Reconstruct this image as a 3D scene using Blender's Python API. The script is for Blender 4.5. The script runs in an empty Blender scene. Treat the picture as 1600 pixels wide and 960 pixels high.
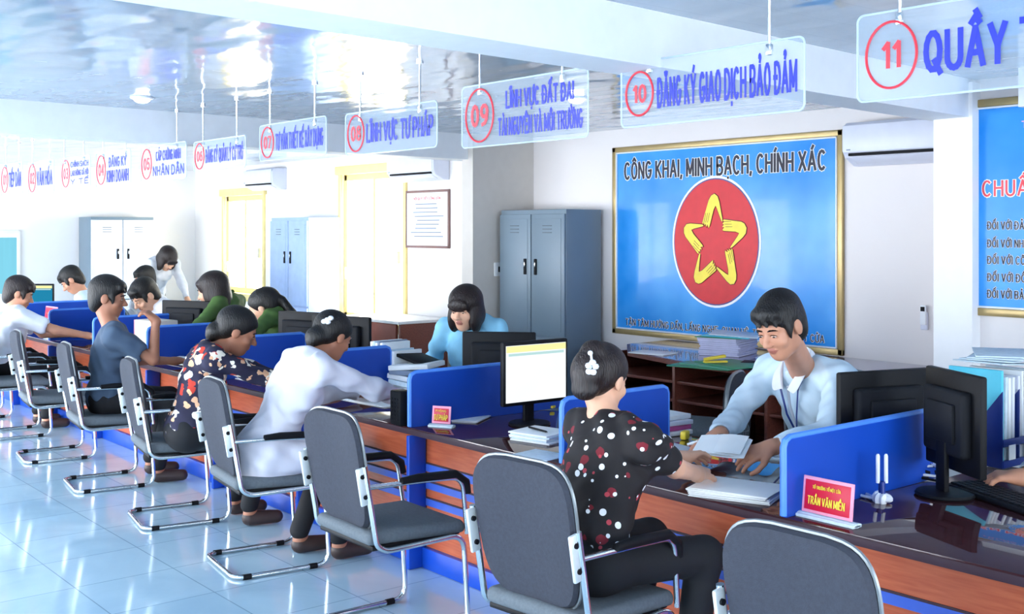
import bpy, bmesh, math, random
import numpy as np
from mathutils import Vector, Matrix, Euler
random.seed(4)
PI = math.pi
SC = bpy.context.scene
COL = SC.collection
# ------------------------------------------------------------------ camera
CAM_H = 1.65
FPX = 1750.0
YAW = math.radians(39.5)          # angle between the view and the counter's long direction
FWD = Vector((-math.cos(YAW), math.sin(YAW), 0))
RGT = Vector((math.sin(YAW), math.cos(YAW), 0))
cam = bpy.data.cameras.new('camera')
cam.sensor_width = 36.0
cam.lens = FPX / 1600 * 36.0
cam.shift_y = -120 / 1600
cam.clip_start = 0.05
camo = bpy.data.objects.new('camera', cam)
COL.objects.link(camo)
camo.matrix_world = Matrix.Translation((0, 0, CAM_H)) @ FWD.to_track_quat('-Z', 'Y').to_matrix().to_4x4()
SC.camera = camo
# ------------------------------------------------------------------ view and world
SC.view_settings.view_transform = 'Standard'
SC.view_settings.look = 'None'
SC.view_settings.gamma = 1
SC.view_settings.use_curve_mapping = False
SC.view_settings.exposure = 0.22
w = bpy.data.worlds.new('world')
SC.world = w
w.use_nodes = True
w.node_tree.nodes['Background'].inputs[0].default_value = (.75, .87, 1, 1)
w.node_tree.nodes['Background'].inputs[1].default_value = 1.0
SC.cycles.max_bounces = 8
SC.cycles.transparent_max_bounces = 24
SC.cycles.caustics_reflective = False
SC.cycles.caustics_refractive = False
PANE_FRONT = 13.0
PANE_FAR = 16.0        # frosted panes of the far bay
LAMP = 26.0
# ------------------------------------------------------------------ colours and materials
def lin(h):
    h = h.lstrip('#')
    v = [int(h[i:i + 2], 16) / 255 for i in (0, 2, 4)]
    return tuple(x / 12.92 if x <= .04045 else ((x + .055) / 1.055) ** 2.4 for x in v)
def mat(name, col, rough=.5, metal=0., var=.06, nscale=12., bump=0., bscale=60., coat=0., emit=None, estr=0., trans=0., alpha=1., spec=.5, stretch=None, ior=1.45):
    m = bpy.data.materials.new(name)
    m.use_nodes = True
    nt = m.node_tree
    b = nt.nodes['Principled BSDF']
    c = lin(col)
    tc = nt.nodes.new('ShaderNodeTexCoord')
    src = tc.outputs['Object']
    if stretch:
        mp = nt.nodes.new('ShaderNodeMapping')
        mp.inputs['Scale'].default_value = stretch
        nt.links.new(src, mp.inputs[0]); src = mp.outputs[0]
    nz = nt.nodes.new('ShaderNodeTexNoise')
    nz.inputs['Scale'].default_value = nscale
    nz.inputs['Detail'].default_value = 3
    nt.links.new(src, nz.inputs['Vector'])
    rp = nt.nodes.new('ShaderNodeValToRGB')
    rp.color_ramp.elements[0].position = .3; rp.color_ramp.elements[1].position = .7
    rp.color_ramp.elements[0].color = (*[x * (1 - var) for x in c], 1)
    rp.color_ramp.elements[1].color = (*[min(1, x * (1 + var)) for x in c], 1)
    nt.links.new(nz.outputs[0], rp.inputs[0])
    nt.links.new(rp.outputs[0], b.inputs['Base Color'])
    b.inputs['Roughness'].default_value = rough
    b.inputs['Metallic'].default_value = metal
    b.inputs['Specular IOR Level'].default_value = spec
    b.inputs['Coat Weight'].default_value = coat
    b.inputs['Coat Roughness'].default_value = .04
    b.inputs['Transmission Weight'].default_value = trans
    b.inputs['Alpha'].default_value = alpha
    b.inputs['IOR'].default_value = ior
    if emit:
        b.inputs['Emission Color'].default_value = (*lin(emit), 1)
        b.inputs['Emission Strength'].default_value = estr
    if bump:
        n2 = nt.nodes.new('ShaderNodeTexNoise')
        n2.inputs['Scale'].default_value = bscale
        n2.inputs['Detail'].default_value = 2
        nt.links.new(src, n2.inputs['Vector'])
        bp = nt.nodes.new('ShaderNodeBump')
        bp.inputs['Strength'].default_value = bump
        bp.inputs['Distance'].default_value = .01
        nt.links.new(n2.outputs[0], bp.inputs['Height'])
        nt.links.new(bp.outputs[0], b.inputs['Normal'])
    return m
def spots(name, base, dots, rough=.8):
    """cloth with round dots: dots = [(colour, voronoi scale, radius, threshold of keeping)]"""
    m = mat(name, base, rough, var=.15)
    nt = m.node_tree
    b = nt.nodes['Principled BSDF']
    cur = b.inputs['Base Color'].links[0].from_socket
    tc = nt.nodes.new('ShaderNodeTexCoord')
    for i, (c, sc, r, keep, off, warp) in enumerate(dots):
        mp = nt.nodes.new('ShaderNodeMapping')
        mp.inputs['Location'].default_value = (off, off * 1.7, off * .6)
        nt.links.new(tc.outputs['Object'], mp.inputs[0])
        vec = mp.outputs[0]
        if warp:
            nz = nt.nodes.new('ShaderNodeTexNoise'); nz.inputs['Scale'].default_value = 22
            nt.links.new(vec, nz.inputs['Vector'])
            mx0 = nt.nodes.new('ShaderNodeVectorMath'); mx0.operation = 'MULTIPLY_ADD'
            mx0.inputs[1].default_value = (warp,) * 3
            nt.links.new(nz.outputs['Color'], mx0.inputs[0]); nt.links.new(vec, mx0.inputs[2])
            vec = mx0.outputs[0]
        vo = nt.nodes.new('ShaderNodeTexVoronoi'); vo.inputs['Scale'].default_value = sc
        nt.links.new(vec, vo.inputs['Vector'])
        lt = nt.nodes.new('ShaderNodeMath'); lt.operation = 'LESS_THAN'; lt.inputs[1].default_value = r
        nt.links.new(vo.outputs['Distance'], lt.inputs[0])
        sp = nt.nodes.new('ShaderNodeSeparateColor'); nt.links.new(vo.outputs['Color'], sp.inputs[0])
        g = nt.nodes.new('ShaderNodeMath'); g.operation = 'LESS_THAN'; g.inputs[1].default_value = keep
        nt.links.new(sp.outputs[0], g.inputs[0])
        mu = nt.nodes.new('ShaderNodeMath'); mu.operation = 'MULTIPLY'
        nt.links.new(lt.outputs[0], mu.inputs[0]); nt.links.new(g.outputs[0], mu.inputs[1])
        mx = nt.nodes.new('ShaderNodeMix'); mx.data_type = 'RGBA'
        nt.links.new(mu.outputs[0], mx.inputs[0]); nt.links.new(cur, mx.inputs[6])
        mx.inputs[7].default_value = (*lin(c), 1)
        cur = mx.outputs[2]
    nt.links.new(cur, b.inputs['Base Color'])
    return m
def wood(name, c1, c2, rough=.4, along=(1, 12, 12), coat=0.):
    m = mat(name, c1, rough, coat=coat, stretch=along, nscale=6)
    rp = [n for n in m.node_tree.nodes if n.type == 'VALTORGB'][0]
    rp.color_ramp.elements[0].color = (*lin(c1), 1); rp.color_ramp.elements[1].color = (*lin(c2), 1)
    return m
M = {}
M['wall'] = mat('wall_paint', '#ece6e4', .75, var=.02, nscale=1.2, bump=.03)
M['wall_far'] = mat('wall_paint_far', '#f4f0ee', .7, var=.02, nscale=1.2)  # whiter than the near wall: strong daylight put into the colour
M['beam'] = mat('beam_paint', '#e9ecef', .6, var=.02)
M['blue'] = mat('blue_laminate', '#1248b4', .38, var=.05, nscale=3)
M['blue_edge'] = mat('blue_edge_band', '#4f8be6', .4)
M['blue_strip'] = mat('blue_strip', '#3c5fc0', .4)
M['orange'] = wood('cherry_laminate', '#ae4f30', '#c1633f', .38, (1.2, 14, 14))
M['orange'].node_tree.nodes['Principled BSDF'].inputs['Specular IOR Level'].default_value = .4
M['groove'] = mat('dark_groove', '#3a2430', .6)
M['top'] = wood('dark_cherry_top', '#512922', '#6b3527', .25, (1.2, 12, 12))
M['desk'] = wood('brown_desk_wood', '#6a352c', '#7d4335', .35, (1.2, 12, 12))
M['desk_top'] = mat('desk_glass_film', '#6b6488', .12, var=.05, coat=.6)
M['chrome'] = mat('chrome', '#dfe4e6', .14, 1., var=.02)
M['cloth'] = mat('grey_chair_cloth', '#363943', .85, var=.1, nscale=90, bump=.2, bscale=300)
M['seat'] = mat('grey_seat_cloth', '#626a70', .85, var=.1, nscale=90, bump=.2, bscale=300)
M['rim'] = mat('grey_chair_rim', '#83898c', .35, .5)
M['black'] = mat('black_plastic', '#0c0d11', .55, spec=.25, var=.1)
M['blackm'] = mat('black_matte', '#0f1116', .6, var=.1, spec=.2)
M['dgrey'] = mat('dark_grey_plastic', '#17191e', .65, spec=.2)
M['bracket'] = mat('white_bracket', '#d5dcdc', .35, .3)
M['steel'] = mat('grey_steel_paint', '#748592', .42, var=.03, nscale=4)
M['steel_d'] = mat('grey_steel_dark', '#59646f', .45)
M['steel_b'] = mat('pale_blue_steel', '#9db4dc', .45)
M['steel_w'] = mat('white_blue_steel', '#d9e2f2', .5)
M['paper'] = mat('white_paper', '#f4f6f6', .7, var=.02)
M['paper_b'] = mat('bluish_paper', '#cfe0ea', .6, var=.08, nscale=40)
M['ink'] = mat('grey_print', '#7d8aa0', .7)
M['red'] = mat('red_plate', '#d3163a', .4)
M['pink'] = mat('pink_cover', '#c9559a', .5)
M['pinkrim'] = mat('pale_pink_plastic', '#f4a0b8', .4)
M['yellow'] = mat('yellow_plastic', '#f0d43c', .45)
M['green'] = mat('green_folder', '#3f8f6c', .5)
M['cyan'] = mat('cyan_folder', '#56cfe6', .4)
M['navy'] = mat('navy_plastic', '#15307e', .35)
M['txt_blue'] = mat('blue_letter', '#2232bc', .4)
M['txt_red'] = mat('red_letter', '#e23a48', .4)
M['txt_black'] = mat('black_letter', '#15152c', .5)
M['txt_white'] = mat('white_letter', '#ffffff', .5)
M['txt_yellow'] = mat('yellow_letter', '#ffe24a', .5)
M['gold'] = mat('gold_frame', '#b09a6a', .35, .4)
M['yhand'] = mat('yellow_emblem', '#f5dc4a', .5)
M['emblem_red'] = mat('red_emblem', '#d4222e', .5)
M['outline'] = mat('dark_red_outline', '#5c1016', .5)
M['yframe'] = mat('yellow_window_frame', '#f0dc98', .5)
M['white'] = mat('white_plastic', '#eef1f5', .35, var=.02)
M['lav'] = mat('pale_lavender_plastic', '#dfe2f0', .35, var=.02)
M['skin'] = mat('skin', '#c98f72', .5, var=.06, nscale=14)
M['skin_l'] = mat('skin_light', '#e0ab8c', .5, var=.06, nscale=14)
M['skin_d'] = mat('skin_dark', '#a56f55', .5, var=.06, nscale=14)
M['lip'] = mat('lip', '#a8685a', .5)
M['hair'] = mat('black_hair', '#0e0b0a', .5, var=.5, nscale=30, bump=.5, bscale=60, stretch=(3, 3, .5))
M['hair_b'] = mat('dark_brown_hair', '#1c0f0d', .48, var=.4, nscale=30, bump=.5, bscale=60, stretch=(3, 3, .5))
M['eyew'] = mat('eye_white', '#c9bab0', .3)
M['iris'] = mat('eye_dark', '#1a100c', .2)
M['shirt_lb'] = mat('light_blue_shirt', '#cfe3f0', .8, var=.05, bump=.5, bscale=9)
M['blouse'] = mat('sky_blue_blouse', '#8fcdea', .8, var=.08, bump=.4, bscale=9)
M['shirt_w'] = mat('white_shirt', '#e6e8ee', .8, var=.03, bump=.5, bscale=9)
M['shirt_lav'] = mat('pale_lilac_shirt', '#d9d8e2', .8, var=.04, bump=.6, bscale=8, stretch=(1, 1, .5))
M['shirt_g'] = mat('slate_grey_shirt', '#45566b', .85, var=.06, bump=.5, bscale=9)
M['shirt_gr'] = mat('olive_green_uniform', '#4c6b34', .8, var=.08, bump=.4, bscale=9)
M['pants'] = mat('black_trousers', '#121318', .8, var=.1)
M['shoe'] = mat('brown_shoe', '#3a2c2a', .5)
M['sole'] = mat('tan_sole', '#b19a7c', .6)
M['dots'] = spots('black_polka_cloth', '#1c181a', [('#7a1c28', 16, .26, .5, 3.3, .03), ('#b8404a', 24, .22, .5, 1.3, 0), ('#f4f4f4', 21, .25, .6, 0, 0), ('#f4f4f4', 30, .22, .4, 7.7, 0)])
M['floral'] = spots('floral_cloth', '#26243c', [('#c23a2a', 16, .42, .40, 3.1, .05), ('#f3ead8', 15, .50, .50, 0, .06), ('#e8b48c', 22, .42, .35, 6.2, .05)])
M['acryl'] = mat('clear_acrylic', '#c9dcec', .08, alpha=.16, spec=.5, var=.02)
M['acryl_edge'] = mat('acrylic_edge', '#d4e6f2', .2, alpha=.75)
M['glass'] = mat('clear_glass', '#e9f2ef', .05, alpha=.35)
def emis(name, col, s):
    m = bpy.data.materials.new(name); m.use_nodes = True
    nt = m.node_tree; nt.nodes.clear()
    o = nt.nodes.new('ShaderNodeOutputMaterial'); e = nt.nodes.new('ShaderNodeEmission')
    nz = nt.nodes.new('ShaderNodeTexNoise'); nz.inputs['Scale'].default_value = 1.5
    rp = nt.nodes.new('ShaderNodeValToRGB')
    c = lin(col)
    rp.color_ramp.elements[0].color = (*[x * .9 for x in c], 1); rp.color_ramp.elements[1].color = (*c, 1)
    nt.links.new(nz.outputs[0], rp.inputs[0]); nt.links.new(rp.outputs[0], e.inputs[0])
    e.inputs[1].default_value = s
    nt.links.new(e.outputs[0], o.inputs[0])
    return m
M['pane_front'] = emis('daylight_pane', '#eaf4ff', PANE_FRONT)  # glowing panes of the windows added at right and near front
M['pane_front_far'] = emis('bright_daylight_pane', '#f6faff', PANE_FRONT * 2.0)
M['pane_far'] = emis('frosted_daylight_pane', '#fffdf2', PANE_FAR)
M['pane_cyan'] = emis('cyan_curtain_light', '#8fe6ff', .8)
M['lamp'] = emis('lamp_glow', '#ffffff', LAMP)
M['screen'] = emis('screen_white', '#f4fbff', 1.0)
M['screen_y'] = emis('screen_yellow', '#f6f2a8', 1.0)
M['screen_c'] = emis('screen_teal', '#bfe4e4', .9)
M['screen_blue'] = emis('screen_blue', '#2a9cc8', .7)
# glossy tile floor
def floor_mat():
    m = bpy.data.materials.new('glossy_floor_tiles'); m.use_nodes = True
    nt = m.node_tree; b = nt.nodes['Principled BSDF']
    tc = nt.nodes.new('ShaderNodeTexCoord')
    mp = nt.nodes.new('ShaderNodeMapping'); mp.inputs['Location'].default_value = (.1, .15, 0)
    nt.links.new(tc.outputs['Object'], mp.inputs[0])
    br = nt.nodes.new('ShaderNodeTexBrick')
    br.offset = 0; br.inputs['Scale'].default_value = 1
    br.inputs['Brick Width'].default_value = .47; br.inputs['Row Height'].default_value = .47
    br.inputs['Mortar Size'].default_value = .0035; br.inputs['Mortar Smooth'].default_value = .4
    br.inputs['Color1'].default_value = (*lin('#a9c8da'), 1); br.inputs['Color2'].default_value = (*lin('#b3cfdf'), 1)
    br.inputs['Mortar'].default_value = (*lin('#86a2b4'), 1)
    nt.links.new(mp.outputs[0], br.inputs['Vector'])
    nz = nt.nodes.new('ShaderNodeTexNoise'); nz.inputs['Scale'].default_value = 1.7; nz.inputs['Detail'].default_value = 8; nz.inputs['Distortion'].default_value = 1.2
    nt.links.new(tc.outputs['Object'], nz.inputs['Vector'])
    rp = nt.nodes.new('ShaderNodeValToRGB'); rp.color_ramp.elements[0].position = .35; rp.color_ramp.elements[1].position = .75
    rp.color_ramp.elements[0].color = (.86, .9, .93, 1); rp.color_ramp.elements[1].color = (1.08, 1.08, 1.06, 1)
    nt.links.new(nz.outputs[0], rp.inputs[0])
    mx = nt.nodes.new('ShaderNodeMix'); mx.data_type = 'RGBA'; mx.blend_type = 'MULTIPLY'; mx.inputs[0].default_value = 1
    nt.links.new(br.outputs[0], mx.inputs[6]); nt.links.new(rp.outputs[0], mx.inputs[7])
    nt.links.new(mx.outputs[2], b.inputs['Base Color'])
    b.inputs['Roughness'].default_value = .1; b.inputs['Specular IOR Level'].default_value = .8
    return m
M['floor'] = floor_mat()
def ceil_mat():
    m = bpy.data.materials.new('glossy_ceiling_panels'); m.use_nodes = True
    nt = m.node_tree; b = nt.nodes['Principled BSDF']
    tc = nt.nodes.new('ShaderNodeTexCoord')
    sp = nt.nodes.new('ShaderNodeSeparateXYZ'); nt.links.new(tc.outputs['Object'], sp.inputs[0])
    # panel seams every 0.25 m, running towards the back wall
    def math_(op, a, bb=None, v=None):
        n = nt.nodes.new('ShaderNodeMath'); n.operation = op
        nt.links.new(a, n.inputs[0])
        if bb is not None: nt.links.new(bb, n.inputs[1])
        if v is not None: n.inputs[1].default_value = v
        return n.outputs[0]
    fr = math_('FRACT', math_('MULTIPLY', sp.outputs[0], v=4.0))
    seam = math_('LESS_THAN', fr, v=.02)
    b.inputs['Base Color'].default_value = (*lin('#a9b6c4'), 1)
    mx = nt.nodes.new('ShaderNodeMix'); mx.data_type = 'RGBA'
    mx.inputs[6].default_value = (*lin('#9aabbb'), 1); mx.inputs[7].default_value = (*lin('#90a1b1'), 1)
    nt.links.new(seam, mx.inputs[0]); nt.links.new(mx.outputs[2], b.inputs['Base Color'])
    nz = nt.nodes.new('ShaderNodeTexNoise'); nz.inputs['Scale'].default_value = 1.6; nz.inputs['Detail'].default_value = 1.5
    mp = nt.nodes.new('ShaderNodeMapping'); mp.inputs['Scale'].default_value = (.9, 2.2, 1)
    nt.links.new(tc.outputs['Object'], mp.inputs[0]); nt.links.new(mp.outputs[0], nz.inputs['Vector'])
    bow = math_('MULTIPLY', math_('ABSOLUTE', math_('SUBTRACT', fr, v=.5)), v=.05)
    h = math_('ADD', nz.outputs[0], bow)
    bp = nt.nodes.new('ShaderNodeBump'); bp.inputs['Strength'].default_value = .6; bp.inputs['Distance'].default_value = .03
    nt.links.new(h, bp.inputs['Height']); nt.links.new(bp.outputs[0], b.inputs['Normal'])
    b.inputs['Roughness'].default_value = .1
    b.inputs['Specular IOR Level'].default_value = .8
    return m
M['ceiling'] = ceil_mat()
def poster_mat(name, c0, c1):
    m = mat(name, c0, .22, coat=.10, nscale=1.6, var=.0, spec=.25)
    rp = [n for n in m.node_tree.nodes if n.type == 'VALTORGB'][0]
    rp.color_ramp.elements[0].color = (*lin(c0), 1); rp.color_ramp.elements[1].color = (*lin(c1), 1)
    return m
PM = 0
M['poster'] = poster_mat('blue_poster_print', '#1484dc', '#4fa8ee')
# ------------------------------------------------------------------ helpers
def ray(px): return FWD + RGT * ((px - 800) / FPX)
def Pz(px, py, z):
    t = FPX * (CAM_H - z) / (py - 360)
    v = ray(px) * t; return Vector((v.x, v.y, z))
def Py(px, py, y):
    r = ray(px); t = y / r.y
    return Vector((r.x * t, y, CAM_H - (py - 360) * t / FPX))
def Px(px, py, x):
    r = ray(px); t = x / r.x
    return Vector((x, r.y * t, CAM_H - (py - 360) * t / FPX))
class G:
    """collects shapes in one bmesh, built as one mesh object"""
    def __init__(s): s.bm = bmesh.new()
    def _mark(s, geom, mi, M4=None):
        vs = [g for g in geom if isinstance(g, bmesh.types.BMVert)]
        if M4 is not None: bmesh.ops.transform(s.bm, matrix=M4, verts=vs)
        fs = set(f for v in vs for f in v.link_faces)
        for f in fs: f.material_index = mi
        return vs
    def box(s, c, size, bev=0., rot=None, mi=0, seg=2):
        r = bmesh.ops.create_cube(s.bm, size=1)
        vs = r['verts']
        bmesh.ops.scale(s.bm, vec=size, verts=vs)
        fs = set(f for v in vs for f in v.link_faces)
        if bev:
            es = list(set(e for v in vs for e in v.link_edges))
            rr = bmesh.ops.bevel(s.bm, geom=es, offset=min(bev, min(size) * .45), segments=seg, affect='EDGES', profile=.5)
            vs = list(set(v for f in rr['faces'] for v in f.verts) | set(v for v in vs if v.is_valid))
        M4 = Matrix.Translation(c)
        if rot is not None: M4 = M4 @ (rot if isinstance(rot, Matrix) else Euler(rot).to_matrix().to_4x4())
        return s._mark(vs, mi, M4)
    def cyl(s, a, b, r, r2=None, n=16, mi=0, cap=True):
        a = Vector(a); b = Vector(b); d = b - a
        rr = bmesh.ops.create_cone(s.bm, cap_ends=cap, segments=n, radius1=r, radius2=r if r2 is None else r2, depth=d.length)
        return s._mark(rr['verts'], mi, Matrix.Translation((a + b) / 2) @ d.to_track_quat('Z', 'Y').to_matrix().to_4x4())
    def ball(s, c, r, n=16, mi=0, rot=None):
        rr = bmesh.ops.create_uvsphere(s.bm, u_segments=n, v_segments=n // 2, radius=1)
        M4 = Matrix.Translation(c)
        if rot is not None: M4 = M4 @ (rot if isinstance(rot, Matrix) else Euler(rot).to_matrix().to_4x4())
        if not hasattr(r, '__len__'): r = (r, r, r)
        return s._mark(rr['verts'], mi, M4 @ Matrix.Diagonal((*r, 1)))
    def prism(s, pts, d0, d1, plane='xz', mi=0, M4=None):
        """closed outline extruded; plane xz -> depth along y, xy -> depth z, yz -> depth x"""
        def p(u, v, d): return {'xz': (u, d, v), 'xy': (u, v, d), 'yz': (d, u, v)}[plane]
        A = [s.bm.verts.new(p(u, v, d0)) for u, v in pts]; B = [s.bm.verts.new(p(u, v, d1)) for u, v in pts]
        n = len(pts)
        fs = [s.bm.faces.new(A), s.bm.faces.new(B[::-1])]
        for i in range(n): fs.append(s.bm.faces.new((A[i], B[i], B[(i + 1) % n], A[(i + 1) % n])))
        bmesh.ops.recalc_face_normals(s.bm, faces=fs)
        return s._mark(A + B, mi, M4)
    def tube(s, path, r, n=10, closed=False, mi=0, fillet=0., fs=5, flat=None):
        P = [Vector(p) for p in path]
        if fillet:
            Q = []
            for i, p in enumerate(P):
                if not closed and i in (0, len(P) - 1): Q.append(p); continue
                a = P[i - 1]; b = P[(i + 1) % len(P)]
                da = (a - p); db = (b - p); f = min(fillet, da.length * .48, db.length * .48)
                p0 = p + da.normalized() * f; p1 = p + db.normalized() * f
                for k in range(fs + 1):
                    t = k / fs
                    Q.append(p0 * (1 - t) ** 2 + p * 2 * t * (1 - t) + p1 * t * t)
            P = Q
        N = len(P); rings = []; up = None
        for i, p in enumerate(P):
            if closed: d = (P[(i + 1) % N] - P[i - 1])
            else: d = P[min(i + 1, N - 1)] - P[max(i - 1, 0)]
            d.normalize()
            if up is None:
                up = Vector((0, 0, 1)) if abs(d.z) < .9 else Vector((1, 0, 0))
            up = (up - d * up.dot(d)).normalized()
            sd = d.cross(up)
            rr = r[i] if hasattr(r, '__len__') else r
            fl = flat or 1
            rings.append([s.bm.verts.new(p + sd * math.cos(2 * PI * k / n) * rr + up * math.sin(2 * PI * k / n) * rr * fl) for k in range(n)])
        for i in range(N if closed else N - 1):
            A = rings[i]; B = rings[(i + 1) % N]
            for k in range(n): s.bm.faces.new((A[k], A[(k + 1) % n], B[(k + 1) % n], B[k])).material_index = mi
        if not closed:
            s.bm.faces.new(rings[0][::-1]).material_index = mi; s.bm.faces.new(rings[-1]).material_index = mi
        return s
    def lathe(s, prof, c=(0, 0, 0), n=24, mi=0):
        rings = []
        for r, z in prof: rings.append([s.bm.verts.new((c[0] + r * math.cos(2 * PI * k / n), c[1] + r * math.sin(2 * PI * k / n), c[2] + z)) for k in range(n)])
        for A, B in zip(rings, rings[1:]):
            for k in range(n): s.bm.faces.new((A[k], A[(k + 1) % n], B[(k + 1) % n], B[k])).material_index = mi
        s.bm.faces.new(rings[0][::-1]).material_index = mi; s.bm.faces.new(rings[-1]).material_index = mi
        return s
    def grid(s, nu, nv, fn, th=0., mi=0):
        A = [[s.bm.verts.new(fn(i / nu, j / nv)) for j in range(nv + 1)] for i in range(nu + 1)]
        for i in range(nu):
            for j in range(nv): s.bm.faces.new((A[i][j], A[i + 1][j], A[i + 1][j + 1], A[i][j + 1])).material_index = mi
        if th:
            B = [[s.bm.verts.new(v.co - Vector((0, 0, th))) for v in row] for row in A]
            for i in range(nu):
                for j in range(nv): s.bm.faces.new((B[i][j], B[i][j + 1], B[i + 1][j + 1], B[i + 1][j])).material_index = mi
            per = [(i, 0) for i in range(nu)] + [(nu, j) for j in range(nv)] + [(i, nv) for i in range(nu, 0, -1)] + [(0, j) for j in range(nv, 0, -1)]
            for k in range(len(per)):
                a = per[k]; b = per[(k + 1) % len(per)]
                s.bm.faces.new((A[a[0]][a[1]], B[a[0]][a[1]], B[b[0]][b[1]], A[b[0]][b[1]])).material_index = mi
        return s
    def build(s, name, mats, parent=None, smooth=None, loc=None, rot=None, **props):
        me = bpy.data.meshes.new(name)
        s.bm.normal_update(); s.bm.to_mesh(me); s.bm.free()
        if not isinstance(mats, (list, tuple)): mats = [mats]
        for m in mats: me.materials.append(m)
        if smooth is not False:
            me.polygons.foreach_set('use_smooth', [True] * len(me.polygons))
            me.set_sharp_from_angle(angle=math.radians(38))
        return link(name, me, parent, loc, rot, **props)
def link(name, me, parent=None, loc=None, rot=None, **props):
    o = bpy.data.objects.new(name, me); COL.objects.link(o)
    if parent: o.parent = parent
    if loc is not None: o.location = loc
    if rot is not None: o.rotation_euler = rot
    for k, v in props.items(): o[k] = v
    return o
def thing(name, label, cat, loc=(0, 0, 0), rz=0., group=None):
    o = bpy.data.objects.new(name, None); COL.objects.link(o)
    o.empty_display_size = .1
    o.location = loc; o.rotation_euler = (0, 0, rz); o['label'] = label; o['category'] = cat
    if group: o['group'] = group
    return o
def tag(o, label, cat, group=None):
    o['label'] = label; o['category'] = cat
    if group: o['group'] = group
    return o
def struct(o): o['kind'] = 'structure'; return o
def kids(o): return [c for c in COL.objects if c.parent is o]
def dup(root, loc, rz, label, group=None):
    r = root.copy(); COL.objects.link(r); r.location = loc; r.rotation_euler = (0, 0, rz); r['label'] = label
    if group: r['group'] = group
    for ch in kids(root):
        c = ch.copy(); COL.objects.link(c); c.parent = r
        for g in kids(ch):
            d = g.copy(); COL.objects.link(d); d.parent = c
    return r
def rrect(w, h, r, n=5, cx=0, cy=0):
    out = []
    for sx, sy, a0 in ((1, 1, 0), (-1, 1, 90), (-1, -1, 180), (1, -1, 270)):
        for k in range(n + 1):
            a = math.radians(a0 + 90 * k / n)
            out.append((cx + sx * (w / 2 - r) + r * math.cos(a), cy + sy * (h / 2 - r) + r * math.sin(a)))
    return out
import unicodedata
def _arc(cx, cz, rx, rz, a0, a1, n=6): return [(cx + rx * math.cos(math.radians(a0 + (a1 - a0) * k / n)), cz + rz * math.sin(math.radians(a0 + (a1 - a0) * k / n))) for k in range(n + 1)]
_O = _arc(.3, .5, .3, .5, 0, 360, 14)
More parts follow.
